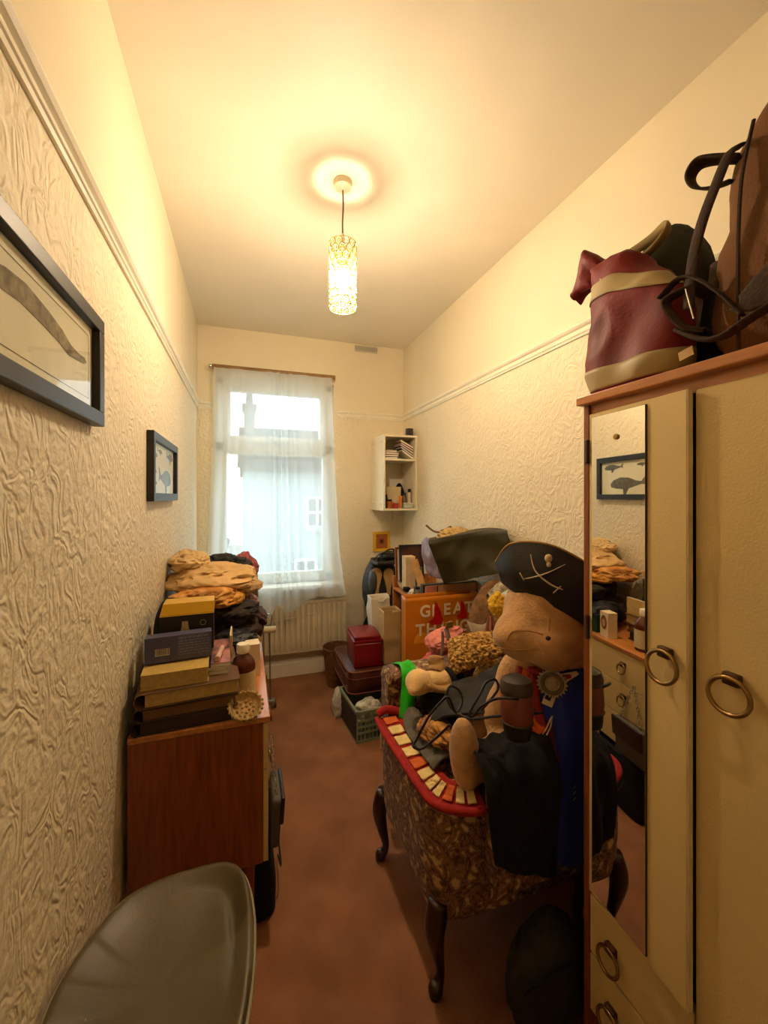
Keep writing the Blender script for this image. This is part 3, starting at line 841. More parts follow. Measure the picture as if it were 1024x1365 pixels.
def green_bag_top():
    GR = mat('dark_green_canvas', (46, 48, 28), .85, var=.2, bump=.4, bs=200)
    t = thing('rucksack', 'dark green rucksack with beige loop between red holdall and brown backpack', 'rucksack', (1.15, .70, WZT))
    crumple('body', (1.045, .775, WZT + .215), (.085, .11, .23), GR, t, seed=12, amp=.10, fold=.06, flat=-.9)
    c = V((.975, .755, WZT + .365))
    b = MB(); b.tube(path([c + V((0, .12, -.01)), c + V((-.02, .06, -.02)), c + V((-.03, -.01, -.015)), c + V((-.02, -.045, .015)), c + V((0, -.03, .045)), c + V((.01, .02, .04)), c + V((.0, .09, .03))], 36), .012, 8, flat=(1, .5)); b.build('loop', mat('beige_webbing', (150, 128, 78), .8), t, ang=180)
    d = mat('black_webbing', (26, 22, 18), .8)
    crumple('folded_end', (1.02, .635, WZT + .068), (.05, .04, .07), d, t, seed=7, fold=.2, flat=-.9)
green_bag_top()

# ------------------------------------------------------------------ chests along the left wall
CX0, CX1 = XL + .016, .072
def chest(name, label, y0, y1, z0, ztop, nd, legs):
    c = thing(name, label, 'chest of drawers', ((CX0 + CX1) / 2, (y0 + y1) / 2, 0))
    MB().box((CX0, y0 + .004, z0), (CX1 - .018, y0 + .022, ztop - .018), .001, 1).build('side_panel', TEAK, c, smooth=False)
    MB().box((CX0, y1 - .022, z0), (CX1 - .018, y1 - .004, ztop - .018), .001, 1).build('side_panel', TEAK, c, smooth=False)
    MB().box((CX0, y0 + .022, z0), (CX0 + .006, y1 - .022, ztop - .018)).build('back_panel', CARD, c, smooth=False)
    MB().box((CX0, y0 + .022, z0), (CX1 - .02, y1 - .022, z0 + .016)).build('bottom_panel', TEAK, c, smooth=False)
    MB().box((CX0, y0, ztop - .018), (CX1 + .004, y1, ztop), .002, 1).build('top_panel', TEAKL, c, smooth=False)
    h = (ztop - .022 - z0) / nd; ym = (y0 + y1) / 2
    for k in range(nd):
        za, zb = z0 + k * h + .002, z0 + (k + 1) * h - .002
        d = MB().box((CX1 - .017, y0 + .006, za), (CX1 - .001, y1 - .006, zb), .0015, 1).build('drawer', CREAM, c, smooth=False)
        for yy in ((y0 + .2, y1 - .2) if y1 - y0 > .6 else (ym,)): ring_handle(d, (CX1 - .001, yy, zb - h * .35), (1, 0, 0), R=.022)
    for yy in (y0 + .05, y1 - .05):
        for xx in (CX0 + .05, CX1 - .06): MB().cyl((xx, yy, 0), (xx, yy, z0), .013, .02, 12).build('leg', TEAK, c)
chest('chest_of_drawers', 'teak chest with cream drawers nearest the camera, loaded with folders', 1.372, 2.10, .262, CHZ, 3, True)
chest('chest_of_drawers', 'second teak chest nearer the window, heaped with clothes', 2.112, 2.80, .20, .742, 4, True)

# ------------------------------------------------------------------ vinyl chair, lower left
def vinyl_chair():
    VIN = mat('olive_vinyl', (88, 78, 54), .36, var=.08, vs=5, bump=.12, bs=160, coat=.1)
    zs = .55
    ol = [(50, 1365), (72, 1318), (100, 1272), (132, 1230), (168, 1193), (205, 1172), (245, 1158), (285, 1149), (308, 1149), (324, 1160), (334, 1185), (339, 1225), (338, 1280), (333, 1330), (325, 1375), (312, 1440), (285, 1500), (230, 1545), (150, 1560), (80, 1530), (35, 1470), (32, 1410)]
    pts = [P(a, b, z=zs) for a, b in ol]
    pts = [V((max(p.x, XL + .012), p.y, zs)) for p in pts]
    n = len(pts); M_ = 110
    loop = []
    for k in range(M_):
        f = k / M_ * n; i = int(f); w = f - i
        p0, p1, p2, p3 = pts[(i - 1) % n], pts[i % n], pts[(i + 1) % n], pts[(i + 2) % n]
        loop.append(0.5 * ((2 * p1) + (p2 - p0) * w + (2 * p0 - 5 * p1 + 4 * p2 - p3) * w * w + (3 * p1 - p0 - 3 * p2 + p3) * w ** 3))
    c = sum(loop, V()) / M_
    t = thing('vinyl_chair', 'olive vinyl padded chair with a rounded moulded seat in the lower left corner', 'chair', (c.x, c.y, 0))
    b = MB()
    prof = [(.02, -.030), (.25, -.028), (.5, -.022), (.7, -.013), (.84, -.004), (.92, .001), (.965, .000), (.99, -.008), (1.0, -.020), (.995, -.034), (.97, -.046), (.9, -.05), (.5, -.05), (.05, -.05)]
    def fn(u, v):
        k = u * M_; i = int(k) % M_
        s, dz = [crs([V((a, b_, 0)) for a, b_ in prof], v)[q] for q in (0, 1)]
        p = c + (loop[i] - c) * s
        # right-hand side rolled up into a bolster
        e = loop[i] - c
        side = max(0, (e.normalized()).dot(V((.93, .36, 0)).normalized())) ** 3
        dz += side * .02 * math.exp(-((s - .93) / .07) ** 2) - side * .012 * math.exp(-((s - .76) / .06) ** 2) * (1 if dz > -.045 else 0)
        return V((p.x, p.y, zs + dz))
    vs = b.grid(fn, M_, 60, wrapu=True); b.cap(vs[0]); b.cap(vs[-1][::-1])
    b.build('seat', VIN, t, ang=180)
    b = MB(); b.tube([c + (p - c) * 1.001 + V((0, 0, -.012)) for p in loop], .0042, 8, closed=True); b.build('piping', mat('vinyl_piping', (150, 138, 108), .3), t, ang=180)
    for (fx, fy) in ((.60, .62), (-.52, .55), (.52, -.6), (-.45, -.6)):
        ex = max(abs(p.x - c.x) for p in loop); ey = max(abs(p.y - c.y) for p in loop)
        p = V((c.x + fx * ex, c.y + fy * ey, zs - .045)); q = V((max(XL + .03, c.x + fx * ex * 1.05), c.y + fy * ey * 1.08, 0))
        b = MB(); b.cyl(p, q, .011, .011, 12); b.build('leg', BLACKP, t)
vinyl_chair()

# ------------------------------------------------------------------ things on and by the first chest
def on_chest():
    z = CHZ + .001
    BRN = mat('brown_folder', (92, 62, 32), .6, var=.15, bump=.2, bs=120)
    BRD = mat('dark_brown_folder', (52, 34, 18), .6, var=.2, bump=.2, bs=120)
    PAG = mat('page_edges', (186, 154, 92), .8, var=.15, vs=80)
    def album(label, cx, cy, w, d, zz, h, rz, cov, pages=PAG):
        t = thing('ring_binder', label, 'binder', (cx, cy, zz))
        M = Matrix.Translation(V((cx, cy, zz))) @ Matrix.Rotation(rz, 4, 'Z')
        MB().box((-w / 2, -d / 2, 0), (w / 2, d / 2, .004), .0015, 1, M).build('cover', cov, t, smooth=False)
        MB().box((-w / 2, -d / 2, h - .004), (w / 2, d / 2, h), .0015, 1, M).build('cover', cov, t, smooth=False)
        MB().box((-w / 2 + .008, -d / 2 + .006, .004), (w / 2 - .008, d / 2 - .006, h - .004), 0, 1, M).build('pages', pages, t, smooth=False)
        b = MB(); prof = [V((-w / 2 - h * .45 * math.sin(math.pi * k / 10), 0, h / 2 - h / 2 * math.cos(math.pi * k / 10))) for k in range(11)]
        va = [b.bm.verts.new(M @ (p + V((0, -d / 2, 0)))) for p in prof]; vb = [b.bm.verts.new(M @ (p + V((0, d / 2, 0)))) for p in prof]
        for k in range(10): b.bm.faces.new((va[k], va[k + 1], vb[k + 1], vb[k]))
        solid(b.build('spine', cov, t, ang=60), .003)
        return t
    album('dark brown album at the bottom of the folder stack on the near chest', -.175, 1.53, .27, .30, z, .040, .05, BRD, BRD)
    album('dark brown album in the middle of the folder stack on the near chest', -.170, 1.53, .275, .30, z + .041, .038, .08, BRD, mat('dull_pages', (112, 80, 40), .8))
    album('brown ring binder with rounded spine on top of the folder stack', -.166, 1.535, .275, .31, z + .080, .046, .09, BRN)
    z2 = z + .127
    # thick yellowish book
    t = thing('book', 'thick yellowed book lying under the blue carton', 'book', (-.19, 1.53, z2))
    M = Matrix.Translation(V((-.212, 1.535, z2))) @ Matrix.Rotation(.06, 4, 'Z') @ Matrix.Diagonal((.82, 1, 1, 1))
    YEL = mat('yellowed_paper', (190, 160, 84), .75, var=.1, vs=60)
    MB().box((-.115, -.14, 0), (.115, .14, .003), 0, 1, M).build('cover', YEL, t, smooth=False)
    MB().box((-.115, -.14, .043), (.115, .14, .046), 0, 1, M).build('cover', YEL, t, smooth=False)
    MB().box((-.113, -.138, .003), (.111, .138, .043), 0, 1, M).build('pages', PAG, t, smooth=False)
    z3 = z2 + .047
    # blue carton with printed panel
    t = thing('carton', 'blue grey carton with barcode and small print on its side', 'box', (-.2, 1.47, z3))
    M = Matrix.Translation(V((-.207, 1.50, z3))) @ Matrix.Rotation(.10, 4, 'Z') @ Matrix.Rotation(math.radians(-4), 4, 'X')
    BLU = mat('blue_grey_carton', (72, 72, 104), .5, var=.08)
    MB().box((-.098, -.028, .002), (.098, .028, .083), .001, 1, M).build('body', BLU, t, smooth=False)
    MB().box((-.004, -.0292, .006), (.096, -.028, .079), 0, 1, M).build('print_panel', mat('pale_blue_print', (84, 84, 112), .5, var=.1), t, smooth=False)
    bars = MB(); bars.box((-.068, -.0296, .024), (-.027, -.0286, .046), 0, 1, M)
    bo = bars.build('barcode', mat('barcode_ground', (206, 196, 176), .6), t, smooth=False)
    b = MB(); x = -.066
    random.seed(4)
    while x < -.030:
        w = random.choice((.0006, .0012, .0018)); b.box((x, -.0301, .027), (x + w, -.0296, .046), 0, 1, M); x += w + random.choice((.0008, .0014))
    b.build('barcode_lines', BLACKP, t, smooth=False)['kind'] = 'stuff'
    b = MB()
    for k in range(7):
        x = 0.0; zz = .070 - k * .0085
        while x < .085:
            w = random.uniform(.006, .018); b.box((x, -.0297, zz), (min(x + w, .092), -.0291, zz + .0028 + (.003 if k == 0 else 0)), 0, 1, M); x += w + .003
    b.build('small_print', mat('small_print', (122, 120, 146), .5), t, smooth=False)['kind'] = 'stuff'
    # yellow and black carton standing behind, with a milk-bottle shaped picture
    t = thing('carton', 'black and yellow carton with a pale bottle printed on the front', 'box', (-.17, 1.62, z3))
    M = Matrix.Translation(V((-.192, 1.60, z3))) @ Matrix.Rotation(.04, 4, 'Z') @ Matrix.Scale(1.16, 4)
    BB = mat('black_carton', (44, 36, 22), .45, var=.12)
    b = MB(); b.box((-.073, -.032, 0), (.073, .05, .112), .001, 1, M); b.build('body', BB, t, smooth=False)
    MB().poly([M @ V(p) for p in ((-.074, -.033, .108), (.074, -.033, .108), (.074, -.020, .142), (-.066, -.020, .142))], M.to_3x3() @ V((0, .07, 0))).build('lid', mat('yellow_carton', (206, 158, 24), .45, var=.06), t, smooth=False)
    b = MB(); b.poly([M @ V((p, -.0335, q)) for p, q in ((-.028, 0.004), (.012, .004), (.010, .05), (.003, .075), (.002, .09), (-.014, .09), (-.015, .075), (-.022, .05))], M.to_3x3() @ V((0, .001, 0))); b.build('bottle_print', mat('milk_print', (178, 160, 116), .5, var=.2, vs=60), t, smooth=False)
    b = MB()
    for k in range(2):
        b.torus(M @ V((.043, -.0325, .082 - k * .032)), .009, .0012, M.to_3x3() @ V((0, 1, 0)), 18, 5)
    b.build('round_marks', mat('grey_print', (150, 132, 94), .5), t, smooth=False)
    # black domed hat standing against the wall
    crumple('black_hat', (-.270, 1.74, CHZ + .155), (.058, .075, .168), BLACKF, seed=3, amp=.08, fold=.05, flat=-.93)
    tag(C.objects['black_hat'], 'black felt hat standing against the wall beside the yellow carton', 'hat')
    # magazines between the stack and the bottle
    MG = [mat('magazine_pink', (176, 112, 100), .4, col2=(70, 40, 40), vs=18), mat('magazine_pale', (214, 200, 160), .45, col2=(150, 130, 90), vs=14), mat('magazine_dark', (88, 66, 58), .4, col2=(30, 22, 20), vs=16)]
    for k, (x, y, zz, rz, m, lab) in enumerate(((-.085, 1.575, 0, .02, 1, 'pale magazine at the bottom of the loose pile beside the bottle'), (-.088, 1.58, .0125, -.03, 2, 'dark covered magazine in the middle of the loose pile beside the bottle'), (-.083, 1.575, .025, .05, 0, 'pink and dark glossy magazine on top of the loose pile'))):
        t = thing('magazine', lab, 'magazine', (x, y, z2 + zz))
        M = Matrix.Translation(V((x, y, z2 + zz))) @ Matrix.Rotation(rz, 4, 'Z')
        wx = .030
        MB().box((-wx, -.13, 0), (wx, .11, .0105), 0, 1, M).build('pages', WHITEP, t, smooth=False)
        MB().box((-wx - .001, -.131, .0105), (wx, .11, .0122), 0, 1, M).build('cover', MG[m], t, smooth=False)
    b = MB(); b.cyl((-.088, 1.455, z2 + .047), (-.078, 1.56, z2 + .047), .009, .009, 14)
    tag(b.build('paper_roll', mat('pink_paper', (206, 160, 140), .5)), 'small rolled pink leaflet lying on the magazines', 'paper')
    t = thing('booklet', 'white booklet standing on edge between the magazines and the bottle', 'booklet', (-.052, 1.60, z2))
    MB().box((-.0525, 1.575, CHZ + .13), (-.0505, 1.69, CHZ + .21)).build('cover', WHITEP, t, smooth=False)
    MB().box((-.0505, 1.577, CHZ + .13), (-.0465, 1.69, CHZ + .208)).build('pages', mat('page_edges', (0, 0, 0)), t, smooth=False)
    # medicine bottle
    c = P(324, 929, z=CHZ); c = V((c.x, c.y, z))
    t = thing('medicine_bottle', 'brown glass medicine bottle with white cap and cream label', 'bottle', c)
    AMB = mat('amber_glass', (86, 30, 14), .12, var=.1, coat=.3)
    MB().lathe([(0, 0), (.040, 0), (.042, .004), (.042, .115), (.040, .126), (.031, .140), (.020, .150), (.018, .163), (0, .163)], c, 32).build('glass', AMB, t)
    MB().lathe([(.0425, .014), (.0428, .014), (.0428, .098), (.0425, .098)], c, 32).build('label', mat('bottle_label', (206, 190, 146), .6, var=.1), t)
    MB().lathe([(0, .158), (.0215, .158), (.022, .161), (.022, .186), (.020, .189), (0, .189)], c, 28).build('cap', mat('white_cap', (232, 220, 190), .4, var=.04), t)
    # cut glass dish, stood on its rim against the bottle
    c = P(327, 944, z=CHZ + .03)
    t = thing('cut_glass_dish', 'amber tinted cut glass dish glittering on the chest corner', 'dish', (c.x, c.y, z))
    GLS = mat('cut_glass', (226, 190, 120), .1, trans=.55, var=.35, vs=80, ior=1.5)
    Mt = Euler((math.radians(28), math.radians(4), 0)).to_matrix().to_4x4()
    b = MB(); b.lathe([(0, 0), (.030, 0), (.044, .010), (.052, .030), (.047, .031), (.038, .014), (.026, .007), (0, .006)], (c.x, c.y, z + .020), 36, Mt); b.build('bowl', GLS, t, ang=10)
    k = 0; first = None
    for j, (rr, zz) in enumerate(((.051, .028), (.047, .016), (.038, .006), (.026, .010), (.012, .008))):
        for i in range(int(rr * 420)):
            a = 2 * math.pi * (i + .5 * j) / int(rr * 420)
            p = V((c.x, c.y, z + .020)) + (Mt.to_3x3() @ V((rr * math.cos(a), rr * math.sin(a), zz)))
            if first is None:
                bb = MB(); t_ = bmesh.new(); bmesh.ops.create_icosphere(t_, subdivisions=1, radius=.0062); bb._add(t_, Matrix.Translation(p)); first = bb.build('facet', GLS, t, smooth=False); p0 = p
            else:
                f = first.copy(); C.objects.link(f); f.parent = t; f.location = p - p0; f.name = 'facet'
    # hair dye box, green box behind the bottle
    def smallbox(name, label, c, s, rz, m, front=None):
        t = thing(name, label, 'box', c)
        M = Matrix.Translation(V(c)) @ Matrix.Rotation(rz, 4, 'Z'); s = V(s)
        MB().box((-s.x / 2, -s.y / 2, 0), (s.x / 2, s.y / 2, s.z), .001, 1, M).build('body', m, t, smooth=False)
        MB().box((-s.x / 2 + .0, -s.y / 2, s.z * .98), (s.x / 2, s.y / 2, s.z + .0012), 0, 1, M).build('lid_flap', m, t, smooth=False)
        if front: front(t, M, s)
        return t
    def face(t, M, s):
        x = s.x / 2 + .0008
        SK = mat('face_print', (198, 142, 104), .5, var=.06); HR = mat('hair_print', (120, 62, 28), .5, var=.2, vs=60)
        q = lambda pts, e: [M @ V((x + e, a, b)) for a, b in pts]
        ov = lambda cy, cz, ry, rz_, n=16: [(cy + ry * math.cos(2 * math.pi * k / n), cz + rz_ * math.sin(2 * math.pi * k / n)) for k in range(n)]
        MB().poly(q(ov(0, .075, .024, .036), 0), M.to_3x3() @ V((.0004, 0, 0))).build('hair_print', HR, t, smooth=False)
        MB().poly(q(ov(0, .073, .013, .02), .0005), M.to_3x3() @ V((.0004, 0, 0))).build('face_print', SK, t, smooth=False)
    smallbox('hair_dye_box', 'white hair colour carton with a portrait, standing behind the brown bottle', (.028, 1.725, z), (.05, .065, .125), .1, mat('pale_carton', (226, 206, 168), .45, var=.06), face)
    smallbox('carton', 'small dark green carton behind the hair colour carton', (.02, 1.83, z), (.06, .075, .09), -.1, mat('dark_green_carton', (24, 60, 40), .45, var=.15))
    b = MB(); b.tube(path([P(343, 937, z=CHZ + .004), P(347, 939, z=CHZ + .004), P(350, 938, z=CHZ + .004)], 5), .003, 6)
on_chest()

def clothes_left():
    z1 = .742
    cl = lambda *a, **k: mat(*a, **k)
    OAT = cl('oatmeal_cloth', (216, 178, 122), .9, var=.12, vs=10, bump=.5, bs=160)
    items = [
        ('dark brown jacket bundled at the bottom of the clothes heap', (-.10, 1.98, CHZ + .074), (.15, .12, .085), cl('dark_brown_cloth', (56, 38, 28), .85, var=.3, bump=.4, bs=140), 1, .1),
        ('black quilted jacket sleeve bundled beside the yellow carton', (-.04, 1.86, CHZ + .09), (.085, .075, .055), cl('blue_black_cloth', (26, 24, 30), .5, var=.4, bump=.3, bs=80), 2, .2),
        ('charcoal top folded in the middle of the clothes heap', (-.07, 2.0, CHZ + .185), (.12, .11, .060), cl('charcoal_cloth', (48, 38, 32), .85, var=.25, bump=.4, bs=140), 3, -.2),
        ('grey brown trousers hanging over the chest edge from the clothes heap', (.01, 2.14, CHZ + .12), (.075, .16, .055), cl('taupe_cloth', (74, 52, 44), .85, var=.2, bump=.4, bs=140), 4, .3),
        ('khaki cuff of a jacket lying in front of the heap of clothes', (.0, 1.93, CHZ + .055), (.06, .05, .05), cl('khaki_cloth', (168, 138, 92), .85, var=.2, bump=.4, bs=140), 5, .4),
        ('brown boot lying among the clothes near the small mirror', (.0, 2.33, CHZ + .12), (.055, .08, .075), cl('rust_leather', (132, 76, 50), .55, var=.25), 6, .2),
        ('dark patterned cardigan under the oatmeal jumper', (-.235, 2.17, CHZ + .14), (.085, .15, .15), cl('dark_cardigan', (86, 62, 44), .9, var=.4, vs=22, bump=.4, bs=140), 7, .0),
        ('tan cotton shirt with orange print spilling from the clothes heap', (-.17, 1.93, CHZ + .275), (.115, .09, .045), cl('tan_print_cloth', (214, 162, 92), .85, col2=(186, 112, 40), vs=20, bump=.3, bs=120), 8, .25),
        ('orange jersey beside the tan printed shirt on the heap', (-.085, 1.96, CHZ + .262), (.07, .08, .045), cl('orange_cloth', (224, 160, 74), .85, var=.15, bump=.3, bs=120), 9, -.1),
        ('thick oatmeal jumper draped over the top of the clothes heap', (-.15, 2.10, CHZ + .325), (.18, .16, .062), OAT, 10, -.15),
        ('sleeve end of a cream fleece on the window side of the heap', (-.03, 2.19, CHZ + .265), (.10, .085, .055), cl('cream_fleece', (206, 172, 124), .95, var=.12, bump=.6, bs=120), 11, .5),
        ('dark slate scarf at the back of the clothes heap', (-.12, 2.42, CHZ + .33), (.13, .10, .065), cl('slate_cloth', (52, 54, 50), .9, var=.5, vs=26, bump=.4, bs=140), 12, .1),
        ('dusty pink knitted hat at the back of the clothes heap', (-.01, 2.50, CHZ + .285), (.072, .07, .09), cl('pink_knit', (176, 96, 100), .95, var=.35, vs=70, bump=.8, bs=150), 13, 0),
        ('cream blanket end piled by the wall on the heap', (-.255, 2.16, CHZ + .40), (.075, .12, .05), cl('cream_blanket', (222, 190, 136), .95, var=.12, bump=.6, bs=120), 14, .2),
        ('grey bed sheet bundled under the scarf on the window side chest', (-.15, 2.56, CHZ + .13), (.15, .15, .15), cl('grey_sheet', (140, 124, 100), .9, var=.2, bump=.4, bs=120), 15, .1),
    ]
    for i, (lab, c, r, m, s, rz) in enumerate(items):
        o = crumple('folded_garment', c, r, m, seed=s * 3.7, rz=rz, amp=.30, fold=.20, ff=2.6, sub=5, flat=-.8)
        tag(o, lab, 'clothing', 'clothes heaped on the left-hand chests')
    # small framed mirror standing at the far end
    a = P(331, 785, y=2.62)
    t = thing('table_mirror', 'small silver framed mirror standing at the window end of the chests', 'mirror', (a.x, 2.62, .742))
    M = Matrix.Translation(V((.035, 2.66, .742 + .075))) @ Matrix.Rotation(.25, 4, 'Z') @ Matrix.Rotation(math.radians(-8), 4, 'X')
    b = MB(); w, h, f = .045, .165, .007
    b.box((-w, 0, 0), (w, .012, f), 0, 1, M); b.box((-w, 0, h - f), (w, .012, h), 0, 1, M); b.box((-w, 0, f), (-w + f, .012, h - f), 0, 1, M); b.box((w - f, 0, f), (w, .012, h - f), 0, 1, M)
    b.build('frame', CHROME, t, smooth=False)
    MB().box((-w + f, .004, f), (w - f, .006, h - f), 0, 1, M).build('glass', mat('dull_mirror', (120, 120, 112), .05, metal=.9, var=.1), t, smooth=False)
    b = MB(); b.box((-.02, -.04, -.075), (.02, .05, -.068), 0, 1, M); b.box((-.006, .002, -.07), (.006, .010, .004), 0, 1, M); b.build('stand', CHROME, t, smooth=False)
    t = thing('cosmetic_jar', 'pale cosmetic jar standing beside the small framed mirror', 'jar', (.05, 2.50, .742))
    MB().lathe([(0, 0), (.018, 0), (.018, .075), (.016, .078), (0, .078)], (.05, 2.50, .743), 18).build('body', mat('pale_plastic', (214, 196, 160), .4), t)
    MB().lathe([(0, .078), (.014, .078), (.014, .10), (0, .10)], (.05, 2.50, .743), 18).build('cap', WHITEP, t)
clothes_left()

def by_chest():
    # dark bag pushed under the near chest
    t = thing('storage_bag', 'black soft storage bag pushed under the near chest', 'bag', (-.08, 1.6, 0))
    def fn(u, v):
        a = 2 * math.pi * u; e = .25; cx, cy = math.cos(a), math.sin(a)
        x = -.075 + .18 * math.copysign(abs(cx) ** e, cx) * (1 - .05 * v); y = 1.66 + .212 * math.copysign(abs(cy) ** e, cy)
        z = .003 + .235 * v; p = V((x, y, z)); return p + V((cx, cy, 0)) * .012 * N(p * 9, 3)
    b = MB(); vs = b.grid(fn, 60, 20, wrapu=True); b.cap(vs[0][::-1]); b.cap(vs[-1]); b.build('body', BLACKF, t, ang=60)
    b = MB(); b.tube(path([V((.112, 1.52, .15)), V((.125, 1.55, .09)), V((.125, 1.66, .08)), V((.112, 1.7, .15))], 16), .008, 8, flat=(1, .4)); b.build('carry_handle', BLACKP, t)
    # handbag hung by its chain from a drawer ring
    hx, hy = CX1 + .036, 1.50
    t = thing('handbag', 'slim grey handbag hung on a chain from the near chest drawers', 'handbag', (hx, hy, .26))
    t2 = mat('grey_suede', (96, 88, 76), .8, var=.15, bump=.4, bs=160)
    b = MB(); b.cbox((hx - .010, hy, .345), (.032, .17, .165), 0, .012, 3, ry=math.radians(3)); b.build('body', t2, t)
    b = MB(); b.cbox((hx + .012, hy, .385), (.012, .174, .09), 0, .005, 2, ry=math.radians(4)); b.build('flap', mat('dark_leather', (50, 34, 24), .45, var=.2), t)
    n = 12; A = V((hx - .008, hy - .06, .427)); B = V((CX1 + .016, hy - .01, .60)); D = V((hx - .008, hy + .06, .427)); first = None
    for (p, q) in ((A, B), (D, B)):
        for k in range(n):
            c = p.lerp(q, (k + .5) / n); d = (q - p).normalized()
            s = d.orthogonal().normalized(); s2 = d.cross(s)
            w = s if k % 2 else s2
            b = MB(); b.tube([c + d * .0095 * math.cos(2 * math.pi * j / 10) + w * .0055 * math.sin(2 * math.pi * j / 10) for j in range(10)], .0016, 5, closed=True); b.build('chain_link', CHROME, t, ang=180)
    # folding trolley between chest and radiator
    bx, by = .150, 2.90
    t = thing('luggage_trolley', 'folding luggage trolley with white grip standing by the radiator', 'trolley', (bx, by, 0))
    for dx in (-.028, .012):
        b = MB(); b.cyl((bx + dx, by, .045), (bx + dx - .004, by, .535), .0055, seg=10); b.build('rod', GREYMETAL, t)
    b = MB(); b.cyl((bx - .055, by, .54), (bx + .048, by, .535), .022, seg=18); b.build('grip', mat('grip_white', (206, 190, 150), .5), t)
    b = MB(); b.tube(path([(bx - .028, by, .55), (bx - .045, by, .60), (bx - .02, by, .64), (bx + .02, by, .63), (bx + .012, by, .55)], 18), .004, 8); b.build('hook', CHROME, t)
    b = MB(); b.cbox((bx + .004, by, .045), (.075, .05, .03), 0, .005); b.build('foot_plate', GREYMETAL, t)
    for s in (-1, 1): MB().cyl((bx + .006 + s * .034, by, .028), (bx + .006 + s * .046, by, .028), .027, seg=18).build('wheel', BLACKP, t)
by_chest()

